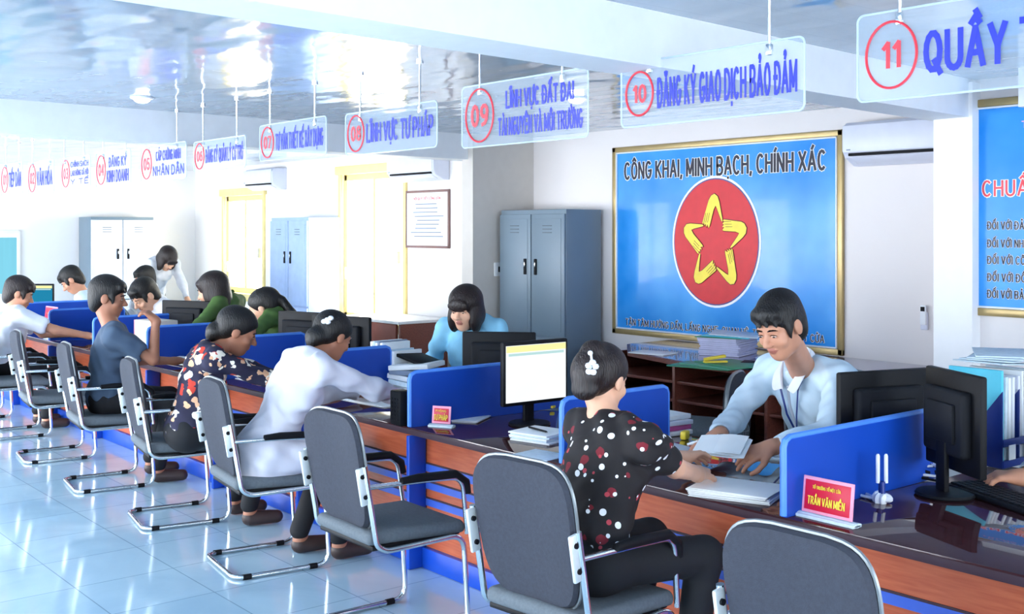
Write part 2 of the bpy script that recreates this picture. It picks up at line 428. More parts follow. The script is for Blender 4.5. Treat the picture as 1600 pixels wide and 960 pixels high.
_G = {
 'A': (.62, [[(0, 0), (.31, 1), (.62, 0)], [(.12, .33), (.5, .33)]]), 'B': (.55, [[(0, 0), (0, 1), (.3, 1)] + _arc(.3, .76, .22, .24, 90, -90) + [(0, .52)], [(.3, .52)] + _arc(.3, .26, .25, .26, 90, -90) + [(0, 0)]]),
 'C': (.58, [_arc(.3, .5, .3, .5, 50, 310, 12)]), 'D': (.58, [[(0, 0), (0, 1), (.22, 1)] + _arc(.22, .5, .36, .5, 90, -90, 8) + [(0, 0)]]), 'E': (.5, [[(.5, 1), (0, 1), (0, 0), (.5, 0)], [(0, .52), (.42, .52)]]),
 'F': (.48, [[(.48, 1), (0, 1), (0, 0)], [(0, .52), (.4, .52)]]), 'G': (.6, [_arc(.3, .5, .3, .5, 50, 360, 12) + [(.6, .45), (.34, .45)]]), 'H': (.56, [[(0, 0), (0, 1)], [(.56, 0), (.56, 1)], [(0, .52), (.56, .52)]]),
 'I': (.0, [[(0, 0), (0, 1)]]), 'K': (.56, [[(0, 0), (0, 1)], [(.54, 1), (0, .42)], [(.16, .56), (.56, 0)]]), 'L': (.46, [[(0, 1), (0, 0), (.46, 0)]]), 'M': (.7, [[(0, 0), (0, 1), (.35, .15), (.7, 1), (.7, 0)]]),
 'N': (.56, [[(0, 0), (0, 1), (.56, 0), (.56, 1)]]), 'O': (.6, [_O]), 'P': (.54, [[(0, 0), (0, 1), (.28, 1)] + _arc(.28, .72, .25, .28, 90, -90) + [(0, .44)]]), 'Q': (.62, [_O, [(.36, .25), (.62, -.1)]]),
 'R': (.56, [[(0, 0), (0, 1), (.28, 1)] + _arc(.28, .74, .25, .26, 90, -90) + [(0, .48)], [(.26, .48), (.56, 0)]]), 'S': (.54, [_arc(.27, .74, .26, .26, 30, 270, 8) + _arc(.27, .25, .27, .25, 90, -150, 8)]), 'T': (.56, [[(0, 1), (.56, 1)], [(.28, 1), (.28, 0)]]),
 'U': (.56, [[(0, 1), (0, .28)] + _arc(.28, .28, .28, .28, 180, 360, 8) + [(.56, 1)]]), 'V': (.6, [[(0, 1), (.3, 0), (.6, 1)]]), 'X': (.56, [[(0, 0), (.56, 1)], [(0, 1), (.56, 0)]]), 'Y': (.58, [[(0, 1), (.29, .45), (.58, 1)], [(.29, .45), (.29, 0)]]),
 '0': (.5, [_arc(.25, .5, .25, .5, 0, 360, 12)]), '1': (.2, [[(0, .78), (.2, 1), (.2, 0)]]), '2': (.5, [_arc(.25, .73, .25, .27, 170, -30, 7) + [(0, 0), (.5, 0)]]), '3': (.5, [_arc(.24, .75, .23, .25, 150, -90, 7), _arc(.24, .26, .26, .26, 90, -150, 7)]), '4': (.52, [[(.38, 0), (.38, 1), (0, .3), (.52, .3)]]),
 '5': (.5, [[(.46, 1), (.06, 1), (.02, .52)] + _arc(.24, .32, .26, .3, 110, -150, 8)]), '6': (.5, [_arc(.25, .3, .25, .3, 0, 360, 10), [(0, .3), (.05, .65), (.2, .9), (.42, 1)]]), '7': (.5, [[(0, 1), (.5, 1), (.16, 0)]]), '8': (.5, [_arc(.25, .77, .21, .23, 0, 360, 10), _arc(.25, .27, .25, .27, 0, 360, 10)]), '9': (.5, [_arc(.25, .7, .25, .3, 0, 360, 10), [(.5, .7), (.45, .3), (.3, .08), (.08, 0)]]),
 ',': (.04, [[(.04, .06), (-.02, -.14)]]), '-': (.3, [[(0, .45), (.3, .45)]]), '.': (.02, [[(0, 0), (.02, .02)]]), '&': (.55, [_O])}
_ACC = {'\u0302': [[(-.17, 1.12), (0, 1.28), (.17, 1.12)]], '\u0306': [_arc(0, 1.3, .16, .15, 200, 340, 5)], '\u0301': [[(-.02, 1.14), (.12, 1.32)]], '\u0300': [[(.02, 1.14), (-.12, 1.32)]], '\u0303': [[(-.18, 1.15), (-.07, 1.25), (.07, 1.17), (.18, 1.27)]], '\u0309': [_arc(0, 1.28, .07, .07, 180, -60, 5) + [(0, 1.14)]], '\u0323': [[(-.03, -.22), (.03, -.22)]]}
def text_mesh(body, w, h, off=.0, depth=.01, cx=0, cz=0, y=0, align_left=False):
    """bold condensed capitals with their accents, built from strokes; standing in the xz plane, facing -y"""
    acc = any(unicodedata.combining(c) and c != '\u0323' for c in unicodedata.normalize('NFD', body))
    cap = h / (1.25 if acc else 1.0)
    segs = []; x = 0; gap = .30
    for ch in body:
        if ch == ' ': x += .34; continue
        dd = ch == 'Đ'
        nf = unicodedata.normalize('NFD', 'D' if dd else ch)
        gw, st = _G[nf[0]]
        for s_ in st: segs.append([(x + a, b) for a, b in s_])
        if dd: segs.append([(x - .13, .52), (x + .24, .52)])
        k = 0
        for c in nf[1:]:
            if c == '\u031b': segs.append([(x + gw - .04, .98), (x + gw + .12, 1.0), (x + gw + .13, 1.16)]); continue
            up = .2 if (k and c != '\u0323') else 0
            ox = .14 if up else 0
            for s_ in _ACC[c]: segs.append([(x + gw / 2 + a + ox, b + (up * .6)) for a, b in s_])
            if c != '\u0323': k += 1
        x += gw + gap
    tot = x - gap
    sx = w / max(tot, .3)
    if len(body) <= 2: sx = min(sx, cap * 1.0)
    x0 = cx - tot * sx / 2; z0 = cz - cap / 2 - (.06 * cap if acc else 0)
    th = cap * (.125 + off * 1.0)
    thx = min(th, sx * (.17 + off * 1.2)) if sx < cap * .8 else th
    V = []; F = []; q = 0
    for s_ in segs:
        P = [(x0 + a * sx, z0 + b * cap) for a, b in s_]
        for (ax, az), (bx, bz) in zip(P, P[1:]):
            dx, dz = bx - ax, bz - az; L = math.hypot(dx, dz) or 1e-6
            ux, uz = dx / L, dz / L
            nx, nz = -uz * thx / 2, ux * th / 2
            ex_, ez_ = ux * thx * .3, uz * th * .3
            yy = y - .00008 * (q % 9); q += 1
            b0 = len(V)
            for (px_, pz_) in ((ax - ex_ + nx, az - ez_ + nz), (bx + ex_ + nx, bz + ez_ + nz), (bx + ex_ - nx, bz + ez_ - nz), (ax - ex_ - nx, az - ez_ - nz)):
                V.append((px_, yy - .0008, pz_))
            for k2 in range(4): v = V[b0 + k2]; V.append((v[0], y + .001, v[2]))
            F += [(b0, b0 + 3, b0 + 2, b0 + 1), (b0, b0 + 1, b0 + 5, b0 + 4), (b0 + 1, b0 + 2, b0 + 6, b0 + 5), (b0 + 2, b0 + 3, b0 + 7, b0 + 6), (b0 + 3, b0, b0 + 4, b0 + 7)]
    me = bpy.data.meshes.new('t'); me.from_pydata(V, [], F); me.update()
    return me
def text(name, body, m, w, h, parent, cx=0, cz=0, y=0, off=.01, rot=None, loc=None, depth=.01):
    me = text_mesh(body, w, h, off, depth, cx, cz, y); me.materials.append(m); me.name = name
    return link(name, me, parent, loc, rot)
# ------------------------------------------------------------------ room shell
CZ = 2.52       # ceiling
WY = 6.85       # back wall
X0, X1, YF = -15.6, 3.0, -1.5
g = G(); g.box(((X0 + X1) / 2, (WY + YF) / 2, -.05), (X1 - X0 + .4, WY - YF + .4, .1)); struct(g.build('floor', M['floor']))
g = G(); g.box(((X0 + X1) / 2, (WY + YF) / 2, CZ + .05), (X1 - X0 + .4, WY - YF + .4, .1)); struct(g.build('ceiling', M['ceiling']))
def wall_with_holes(name, x0, x1, z0, z1, holes, y0, y1, m):
    g = G(); xs = sorted({x0, x1, *[h[0] for h in holes], *[h[1] for h in holes]})
    for a, b in zip(xs, xs[1:]):
        hs = sorted([h for h in holes if h[0] <= a + 1e-6 and h[1] >= b - 1e-6], key=lambda h: h[2])
        z = z0
        for h in hs:
            if h[2] > z: g.box(((a + b) / 2, (y0 + y1) / 2, (z + h[2]) / 2), (b - a, y1 - y0, h[2] - z))
            z = h[3]
        if z < z1: g.box(((a + b) / 2, (y0 + y1) / 2, (z + z1) / 2), (b - a, y1 - y0, z1 - z))
    return struct(g.build(name, m, smooth=False))
# back wall: bay with the poster, then the far bay with two yellow framed windows
FW1 = (-11.45, -10.15, .62, 2.30)
FW2 = (-14.6, -13.45, .8, 2.12)
wall_with_holes('wall_back', -8.15, -3.5, 0, CZ, [], WY, WY + .2, M['wall'])
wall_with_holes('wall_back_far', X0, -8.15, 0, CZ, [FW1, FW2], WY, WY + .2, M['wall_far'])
g = G(); g.box((-.15, 6.2 + .4, CZ / 2), (6.7, .8, CZ)); struct(g.build('wall_right_alcove', M['wall']))
g = G(); g.box((-3.39, 6.16, 1.25), (.24, .1, 2.5)); struct(g.build('trim_1', mat('pillar_paint', '#f6f5f5', .7, var=.01)))
g = G(); g.box((-8.07, 6.5, CZ / 2), (.16, .74, CZ)); struct(g.build('wall_pier', mat('pier_paint', '#cfc9c2', .75, var=.02)))  # pier colour darkened for the face turned away from the light
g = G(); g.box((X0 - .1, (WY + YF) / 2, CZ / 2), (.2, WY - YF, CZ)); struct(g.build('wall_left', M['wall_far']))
# right end wall, out of view; tall windows added to light the beam face
RW_ = [(-.9, 1.5, .5, 2.2), (2.2, 5.2, .5, 2.2)]
o_ = wall_with_holes('wall_right', YF, 5.8, 0, CZ, RW_, 0, .2, M['wall']); o_.rotation_euler = (0, 0, PI / 2); o_.location = (X1 + .2, 0, 0)
# beams crossing the ceiling
def beam(name, a0, a1, b0, b1, z0):
    g = G()
    g.prism([a0, a1, b1, b0], z0, CZ + .01, 'xy'); return struct(g.build(name, M['beam'], smooth=False))
beam('trim_2', (-7.66, YF), (-8.1, WY), (-7.90, YF), (-8.34, WY), 2.29)
beam('trim_3', (-2.68, YF), (-3.3, 6.2), (-2.95, YF), (-3.55, 6.2), 2.30)
g = G(); g.box((.2, 6.05, 2.42), (6.2, .3, .22)); struct(g.build('trim_4', M['beam'], smooth=False))
# camera-side wall with tall windows; the nearer ones added for frontal light
HF = []
xx = -14.9
for wd in (1.0, 2.0, 1.0, 1.6, 1.6, 1.6, 1.6):
    HF.append((xx, xx + wd, .35, 2.2)); xx += wd + .65
wall_with_holes('wall_front', X0, X1, 0, CZ, HF, YF - .2, YF, M['wall'])
nwin = [0]
def window(x0, x1, z0, z1, y, pane, frame, cols=2, rows=2, side=1, fr=.05):
    nwin[0] += 1
    g = G()
    for a in (x0 + fr / 2, x1 - fr / 2): g.box((a, y, (z0 + z1) / 2), (fr, .08, z1 - z0), .005)
    for a in (z0 + fr / 2, z1 - fr / 2): g.box(((x0 + x1) / 2, y, a), (x1 - x0 - .02, .08, fr), .005)
    for i in range(1, cols): g.box((x0 + (x1 - x0) * i / cols, y, (z0 + z1) / 2), (.05, .07, z1 - z0 - .02), .005)
    for i in range(1, rows): g.box(((x0 + x1) / 2, y, z0 + (z1 - z0) * i / rows), (x1 - x0 - .02, .06, .035), .005)
    w_ = struct(g.build('window_%d' % nwin[0], frame))
    g = G(); g.box(((x0 + x1) / 2, y + side * .05, (z0 + z1) / 2), (x1 - x0, .02, z1 - z0)); g.build('pane', pane, w_)
    return w_
for h in HF: window(*h, YF - .08, M['pane_front_far'] if h[0] < -8.5 else M['pane_front'], M['white'], 2, 3, -1)
def yellow_window(h):
    x0, x1, z0, z1 = h
    w_ = window(x0, x1, z0, z1, WY + .06, M['pane_far'], M['yframe'], 2, 1, 1, .07)
    g = G()
    g.box(((x0 + x1) / 2, WY - .02, z1 + .05), (x1 - x0 + .2, .06, .1), .01)
    for a in (x0 - .03, x1 + .03): g.box((a, WY - .01, (z0 + z1) / 2), (.06, .04, z1 - z0 + .02), .01)
    g.box(((x0 + x1) / 2, WY - .03, z0 - .05), (x1 - x0 + .3, .1, .1), .01)
    g.build('window_casing', M['yframe'], w_)
    g = G()
    for a, z in ((x0 + .12, 1.15), (x1 - .1, 1.35)): g.box((a, WY - .01, z), (.03, .05, .14), .006)
    g.build('latch', M['bracket'], w_)
yellow_window(FW1); yellow_window(FW2)
for h in RW_:
    o_ = window(*h, -.08, M['pane_front'], M['white'], 3, 3, -1); o_.rotation_euler = (0, 0, PI / 2); o_.location = (X1 + .02, 0, 0)  # added windows, shining on the beam from the right
# far left window with cyan curtain light in the end wall
nwin[0] += 1
yw = Px(27, 370, X0).y; zt = Px(20, 362, X0).z
g = G()
g.box((X0 + .02, yw - .75, zt), (.06, 1.5, .04), .005); g.box((X0 + .02, yw, zt / 2 + .4), (.05, .05, zt - .8), .005)
g.box((X0 + .02, yw - .75, .8), (.06, 1.5, .05), .005)
wn = struct(g.build('window_%d' % nwin[0], M['white']))
g = G()
g.grid(40, 1, lambda u, v: Vector((X0 + .05 + .015 * math.sin(u * 60), yw - 1.45 + 1.43 * u, .82 + v * (zt - .9))))
g.build('curtain', M['pane_cyan'], wn)
# skirting
g = G(); g.box((-5.7, WY - .01, .06), (4.4, .02, .12), .004); struct(g.build('baseboard_back', M['desk']))
# downlights in the ceiling
def downlight(x, y, label):
    t = thing('ceiling_downlight', label, 'ceiling light', (x, y, CZ), 0, 'recessed ceiling downlights')
    g = G(); g.lathe([(.055, 0), (.075, 0), (.078, -.006), (.07, -.012), (.055, -.012)], (0, 0, 0)); g.build('trim_ring', M['white'], t)
    g = G(); g.ball((0, 0, -.012), (.052, .052, .028)); g.build('bulb', M['lamp'], t)
p = Pz(222, 152, CZ); downlight(p.x, p.y, 'small glowing round downlight in the shiny ceiling just before the far cross beam')
p = Pz(22, 210, CZ); downlight(p.x, p.y, 'tiny glowing downlight at the far left, beyond the cross beam')
downlight(-1.05, 3.95, 'bright downlight seen through the clear sign numbered 11') if False else None
for i, (x, y) in enumerate([(-1.3, 1.5), (-5.2, 1.2), (-5.4, 5.0), (-1.0, 4.9), (-11.5, 4.6), (-11.5, 1.0)]):  # extra downlights, added for even brightness
    downlight(x, y, ['downlight in the ceiling above the visitors at the right end', 'downlight in the ceiling over the open tiled floor', 'downlight between the two cross beams near the poster wall', 'downlight in the right bay above the clerks', 'downlight in the far bay near the back windows', 'downlight in the far bay near the aisle'][i])
# ------------------------------------------------------------------ counter
CT = .69        # top of the counter
CY0, CY1 = 3.08, 3.98
FY = 3.17
DIVX = [-2.31 - 1.104 * i for i in range(9)]
XE0, XE1 = -14.0, .4
g = G(); g.box(((XE0 + XE1) / 2, (CY0 + CY1) / 2 + .01, CT - .022), (XE1 - XE0, CY1 - CY0 - .02, .028), .004)
ctop = thing('countertop', 'long dark cherry countertop under glass running the whole length of the hall', 'countertop', ((XE0 + XE1) / 2, 3.5, 0))
def relink(o, parent):
    o.parent = parent; o.location = -parent.location; return o
relink(g.build('wood_top', M['top']), ctop)
g = G(); g.box(((XE0 + XE1) / 2, (CY0 + CY1) / 2, CT - .004), (XE1 - XE0, CY1 - CY0, .008), .002)
M['top_glass'] = mat('glass_over_wood', '#3f2226', .03, var=.2, nscale=3, coat=.35, spec=.5, stretch=(1, 6, 1))
relink(g.build('glass_sheet', M['top_glass']), ctop)
g = G(); g.box(((XE0 + XE1) / 2, CY0 + .012, CT - .022), (XE1 - XE0, .014, .03), .003)
relink(g.build('front_edge', M['groove'], label='dark front edge strip'), ctop)
edges = [XE1] + DIVX + [XE0]
names = ['cherry wood counter section with blue stripe below the right nameplate', 'striped cherry counter section right beside the knees of the polka dot woman', 'striped cherry counter section just right of the blue post with the nameplate', 'striped cherry counter section in front of the pale-shirted visitor', 'striped cherry counter section in front of the woman in the floral blouse', 'striped cherry counter section in front of the man in the slate grey shirt', 'cherry counter section just left of the grey-shirted man', 'small cherry counter section below the far red nameplate', 'tiny cherry counter section at the left edge of the picture', 'last counter section at the far left end']
for i in range(len(edges) - 1):
    xb, xa = edges[i] - .014, edges[i + 1] + .014
    cx, wd = (xa + xb) / 2, xb - xa
    t = thing('wood_counter', names[i], 'counter', (cx, FY, 0), 0, 'counter front sections between the blue dividers')
    g = G(); g.box((0, .012, (CT - .038 + .1) / 2), (wd, .02, CT - .038 - .1)); g.build('wood_panel', M['orange'], t)
    for zt_, zb_ in ((.505, .469), (.417, .384), (.336, .302)):
        g = G(); g.box((0, 0, (zt_ + zb_) / 2), (wd, .008, zt_ - zb_)); g.box((0, .001, zt_ + .004), (wd, .006, .008), mi=1)
        g.build('blue_stripe', [M['blue_strip'], M['groove']], t)
    g = G(); g.box((0, -.012, .05), (wd, .03, .1), .003); g.build('plinth', M['blue'], t)
# blue dividers
dn = ['blue divider panel right of the clerk in the light blue shirt', 'blue divider panel half hidden behind the woman with the white hair clip', 'blue divider panel with a post behind the pen cup and first red nameplate', 'blue divider panel behind the visitor in the pale shirt', 'blue divider panel between the floral blouse and the ponytailed clerk', 'blue divider panel with folded white paper beside it, left of the floral blouse', 'blue divider panel behind the man in the slate grey shirt', 'blue divider panel next to the far red nameplate', 'blue divider panel at the far left of the counter']
DH = .954
for i, x in enumerate(DIVX):
    t = thing('counter_divider', dn[i], 'divider', (x, CY0, 0), 0, 'blue dividers across the counter')
    L = [.95, .63, .97, .61, .65, .9, .65, .65, .8][i]
    CTO = CT
    out = [(0.0, CT + .001), (0.0, DH - .03), (.008, DH - .010), (.03, DH), (L - .03, DH), (L - .008, DH - .01), (L, DH - .03), (L, CT + .001)]
    g = G(); g.prism(out, -.011, .011, 'yz'); g.build('upper_panel', M['blue'], t)
    g = G(); g.tube([(0, a, max(b, CT + .006)) for a, b in out], .0125, 8, flat=1); g.build('edge_band', M['blue_edge'], t)
    g = G(); g.box((0, .038, (CT - .038) / 2), (.026, .1, CT - .040), .004); g.build('post', M['blue'], t)
# ------------------------------------------------------------------ hanging signs
def sign(num, words, pxl, pxr, ytop_l, ybot_l, ytop_r, ybot_r, rods, rz_adj=0., lines=None, rodtop=CZ, circ=None):
    y = 3.3
    A = Py(pxl, ytop_l, y); B = Py(pxl, ybot_l, y); Cc = Py(pxr, ytop_r, y); D = Py(pxr, ybot_r, y)
    W = (Cc.x - A.x); zt = (A.z + Cc.z) / 2; zb = (B.z + D.z) / 2; H = zt - zb
    cx = (A.x + Cc.x) / 2; cz = (zt + zb) / 2
    t = thing('hanging_sign', 'clear hanging sign reading %s %s' % (num, ' '.join(' '.join(words).split()[:6])), 'sign', (cx, y, cz), rz_adj, 'clear signs hanging in a row above the counter')
    g = G(); g.prism(rrect(W, H, .025), -.004, .004, 'xz'); g.build('acrylic_panel', M['acryl'], t)
    g = G(); g.tube([(a, 0, b) for a, b in rrect(W, H, .025)], .004, 6, closed=True); g.build('panel_edge', M['acryl_edge'], t)
    r = min(H * .36, W * .15) if circ is None else circ
    rcx = -W / 2 + r * 1.2 + .02
    n = 40
    g = G(); g.tube([(rcx + r * math.cos(2 * PI * k / n), -.008, r * math.sin(2 * PI * k / n) * 1.18) for k in range(n)], .0045, 6, closed=True); g.build('number_ring', M['txt_red'], t)
    text('number', num, M['txt_red'], r * 1.1, r * .85, t, rcx, 0, -.007, .06)
    x0 = rcx + r * 1.35; x1 = W / 2 - .03
    m_ = len(words); hh = {1: H * .50, 2: H * .31, 3: H * .19}[m_]
    for k, wd in enumerate(words):
        cz_ = (0 if m_ == 1 else ((m_ - 1) / 2 - k) * H * (.42 if m_ == 2 else .27))
        text('words', wd, M['txt_blue'], (x1 - x0) * (.8 if (k == 0 and m_ == 2) else 1), hh, t, (x0 + x1) / 2, cz_, -.007, .05)
    for rx in rods:
        xw = Py(rx, 100, y).x - cx
        g = G(); g.cyl((xw, 0, rodtop - cz), (xw, 0, H / 2 - .03), .0065, n=10); g.box((xw, 0, H / 2 - .03), (.022, .02, .04), .004)
        g.cyl((xw, 0, rodtop - cz), (xw, 0, rodtop - cz - .012), .02)
        g.build('rod', M['chrome'], t)
sign('11', ['QUẦY TỔNG HỢP'], 1340, 1900, 20, 160, -60, 105, [1406], circ=.092)
sign('10', ['ĐĂNG KÝ GIAO DỊCH BẢO ĐẢM'], 971, 1257, 98, 200, 60, 172, [1015, 1202], circ=.075)
sign('09', ['LĨNH VỰC ĐẤT ĐAI', 'TÀI NGUYÊN VÀ MÔI TRƯỜNG'], 722, 919, 138, 234, 104, 211, [750, 879])
sign('08', ['LĨNH VỰC TƯ PHÁP'], 540, 683, 178, 236, 158, 238, [563, 656])
sign('07', ['TƯ VẤN THIẾT KẾ XÂY DỰNG'], 406, 510, 198, 248, 180, 246, [422, 492])
sign('06', ['ĐĂNG KÝ QUẢN LÝ CƯ TRÚ'], 303, 384, 222, 266, 212, 264, [317, 370])
sign('05', ['CẤP CHỨNG MINH', 'NHÂN DÂN'], 220, 291, 230, 282, 222, 282, [232, 276])
sign('04', ['ĐĂNG KÝ', 'KINH DOANH'], 150, 204, 240, 292, 234, 290, [161, 196])
sign('03', ['CHÍNH SÁCH', 'LAO ĐỘNG XÃ HỘI', 'Y TẾ'], 96, 141, 248, 296, 242, 294, [101, 131])
sign('02', ['VĂN HÓA'], 44, 84, 254, 304, 250, 302, [51, 78])
sign('01', ['TIẾP DÂN'], 2, 35, 256, 306, 254, 304, [9, 30])
# ------------------------------------------------------------------ chairs
def make_chair(label):
    t = thing('visitor_chair', label, 'chair', (0, 0, 0), 0, 'grey cantilever chairs along the counter')
    W = .235
    # seat
    def seat_fn():
        g = G(); g.box((0, .04, .44), (.46, .46, .055), .025, seg=4); return g
    g = seat_fn()
    for v in g.bm.verts:
        v.co.z += -.02 * max(0, (v.co.y - .14) / .13) ** 2 + .008 * math.cos(v.co.x * 6)
        if v.co.y < -.12: v.co.x *= .93
    g.build('seat', M['seat'], t)
    g = G(); g.box((0, .04, .405), (.42, .42, .02), .005); g.build('seat_board', M['black'], t)
    # backrest: rounded cushion, wider and rounder at the top, curved about the sitter
    def outline(s=1.):
        pts = []
        hw, z0, z1 = .228 * s, .46, .925
        for k in range(41):
            a = -PI / 2 + 2 * PI * k / 41
            cxs = math.copysign(abs(math.cos(a)) ** .42, math.cos(a)); szs = math.copysign(abs(math.sin(a)) ** .55, math.sin(a))
            pts.append((cxs * hw * (1 - .06 * (1 - szs)), (z0 + z1) / 2 + szs * (z1 - z0) / 2 * s))
        return pts
    def bend(x, z, d): return Vector((x, -.185 - (z - .47) * .17 + d + .55 * x * x * -1 + .03, z))
    def slab(pts, d0, d1, name, m):
        g = G(); n = len(pts); cx, cz = 0, .705
        rings = []
        for (f, d) in ((.0, d0 - .004), (.5, d0 - .004), (.85, d0 - .002), (.97, d0 + .004), (1, (d0 + d1) / 2), (.97, d1 - .006), (.85, d1), (.5, d1 + .004), (0, d1 + .006)):
            rings.append([g.bm.verts.new(bend(cx + (x - cx) * f, cz + (z - cz) * f, d)) for x, z in pts] if f else [g.bm.verts.new(bend(cx, cz, d))])
        for A, B in zip(rings, rings[1:]):
            for k in range(n):
                k2 = (k + 1) % n
                if len(A) == 1: g.bm.faces.new((A[0], B[k], B[k2]))
                elif len(B) == 1: g.bm.faces.new((A[k2], A[k], B[0]))
                else: g.bm.faces.new((A[k2], A[k], B[k], B[k2]))
        bmesh.ops.recalc_face_normals(g.bm, faces=g.bm.faces)
        return g.build(name, m, t)
    slab(outline(), -.01, .035, 'backrest', M['cloth'])
    g = G(); g.tube([bend(x, z, .022) for x, z in outline(1.012)], .0058, 6, closed=True); g.build('backrest_rim', M['rim'], t)
    # one bent tube: bracket - back post - under the seat - front leg - floor runner - rear bar and mirrored
    def side(s):
        return [(s * W, -.215, .70), (s * W, -.17, .47), (s * W, -.135, .40), (s * W, .27, .40), (s * W, .262, .39)]
    r = .0115
    g = G()
    for s in (1, -1):
        g.tube([(s * W, -.222, .74), (s * W, -.165, .42), (s * W, -.12, .395), (s * W, .25, .40), (s * W, .275, .012), (s * W, -.2, .012), (0, -.2, .012)], r, 10, fillet=.07, fs=6)
    g.tube([(-W, .02, .396), (W, .02, .396)], .009, 8); g.tube([(-W, .2, .398), (W, .2, .398)], .009, 8)
    g.build('frame', M['chrome'], t)
    for s in (1, -1):
        g = G(); g.tube([(s * W, -.207, .655), (s * (W + .012), .02, .652), (s * (W + .012), .235, .64), (s * W, .268, .40)], .010, 10, fillet=.06, fs=6)
        g.build('arm_tube', M['chrome'], t)
        g = G(); g.tube([(s * (W + .012), -.06, .663), (s * (W + .012), .02, .664), (s * (W + .012), .20, .655), (s * (W + .01), .255, .615), (s * (W + .008), .262, .57)], [.014, .018, .018, .018, .018, .018, .017, .017, .017, .017, .017, .017, .015, .013, .012][:5], 10)
        g.build('armrest', M['black'], t)
        g = G(); g.box((s * (W - .006), -.225, .66), (.014, .04, .15), .006, rot=(.17, 0, 0)); g.cyl((s * (W - .02), -.232, .70), (s * (W + .006), -.232, .70), .009, n=10, mi=1); g.cyl((s * (W - .02), -.218, .62), (s * (W + .006), -.218, .62), .009, n=10, mi=1)
        g.build('bracket', [M['bracket'], M['black']], t)
        for yy in (.19, -.14):
            g = G(); g.cyl((s * W, yy - .02, .0125), (s * W, yy + .02, .0125), .0135, n=12); g.build('floor_glide', M['black'], t)
    return t
chairs = [
    ((-1.65, 2.47, 0), 1, 'empty grey chair nearest the camera at the bottom right, seen from behind'),
    ((-2.73, 2.50, 0), 5, 'grey chair with black armrest in which the woman in the polka dot blouse sits'),
    ((-3.92, 2.53, 0), -1, 'empty grey cantilever chair in front of the blue post, left of the polka dot blouse'),
    ((-5.09, 2.57, 0), -8, 'grey chair of the visitor in the pale shirt leaning onto the counter'),
    ((-6.20, 2.58, 0), -10, 'grey chair behind which the woman in the floral blouse sits'),
    ((-7.32, 2.58, 0), -8, 'grey chair of the man in the slate grey shirt'),
    ((-8.45, 2.60, 0), -8, 'empty grey chair directly left of the one by the grey-shirted man'),
    ((-9.55, 2.62, 0), -6, 'grey chair cut by the left edge of the picture'),
    ((-10.7, 2.64, 0), -6, 'small far grey chair mostly outside the left edge'),
]
c0 = make_chair(chairs[0][2]); c0.location = chairs[0][0]; c0.rotation_euler = (0, 0, math.radians(chairs[0][1]))
for l, a, lab in chairs[1:]: dup(c0, l, math.radians(a), lab)
# ------------------------------------------------------------------ on the walls
def poster_frame(t, W, H, d=.03, wd=.045):
    g = G()
    for s in (1, -1):
        g.box((s * (W / 2 - wd / 2), -d / 2, 0), (wd, d, H), .006)
        g.box((0, -d / 2, s * (H / 2 - wd / 2)), (W, d, wd), .006)
    g.build('frame', M['gold'], t)
    g = G()
    for s in (1, -1):
        g.box((s * (W / 2 - wd - .006), -d / 2 - .002, 0), (.012, d, H - 2 * wd), .003)
        g.box((0, -d / 2 - .002, s * (H / 2 - wd - .006)), (W - 2 * wd, d, .012), .003)
    g.build('inner_frame', M['white'], t)
A = Py(960, 233, WY); B = Py(1320, 553, WY)
pw, ph = B.x - A.x, 1.60; pcx, pcz = (A.x + B.x) / 2, 1.562
t = thing('wall_poster', 'large blue poster with red round emblem of five yellow hands, hanging on the back wall', 'poster', (pcx, WY, pcz))
poster_frame(t, pw, ph)
g = G(); g.box((0, -.01, 0), (pw - .06, .016, ph - .06)); g.build('printed_board', M['poster'], t)
me = text_mesh('CÔNG KHAI, MINH BẠCH, CHÍNH XÁC', pw * .87, .165, .13, .01, 0, .60, -.019); me.materials.append(M['txt_white'])
link('title_halo', me, t, label='white outline of the title letters')
text('title', 'CÔNG KHAI, MINH BẠCH, CHÍNH XÁC', M['txt_black'], pw * .87, .165, t, 0, .60, -.022, .03)
me = text_mesh('TẬN TÂM HƯỚNG DẪN, LẮNG NGHE, QUAN HỆ, TRUNG TÂM MỘT CỬA', pw * .862, .062, .13, .01, .0, -.69, -.019); me.materials.append(M['txt_white'])
link('motto_halo', me, t)
text('motto', 'TẬN TÂM HƯỚNG DẪN, LẮNG NGHE, QUAN HỆ, TRUNG TÂM MỘT CỬA', M['txt_black'], pw * .862, .062, t, 0, -.69, -.022, .004)
e0 = Py(1120, 378, WY); ex, ez = e0.x - pcx, e0.z - pcz
eA, eB = .425, .495
def ell(a, b, n=64): return [(ex + a * math.cos(2 * PI * k / n), ez + b * math.sin(2 * PI * k / n)) for k in range(n)]
g = G(); g.prism(ell(eA + .022, eB + .024), -.021, -.018, 'xz'); g.prism(ell(eA + .005, eB + .006), -.0225, -.0195, 'xz', mi=1); g.prism(ell(eA - .004, eB - .004), -.024, -.021, 'xz', mi=2)
g.build('emblem_disc', [M['txt_white'], M['navy'], M['emblem_red']], t)
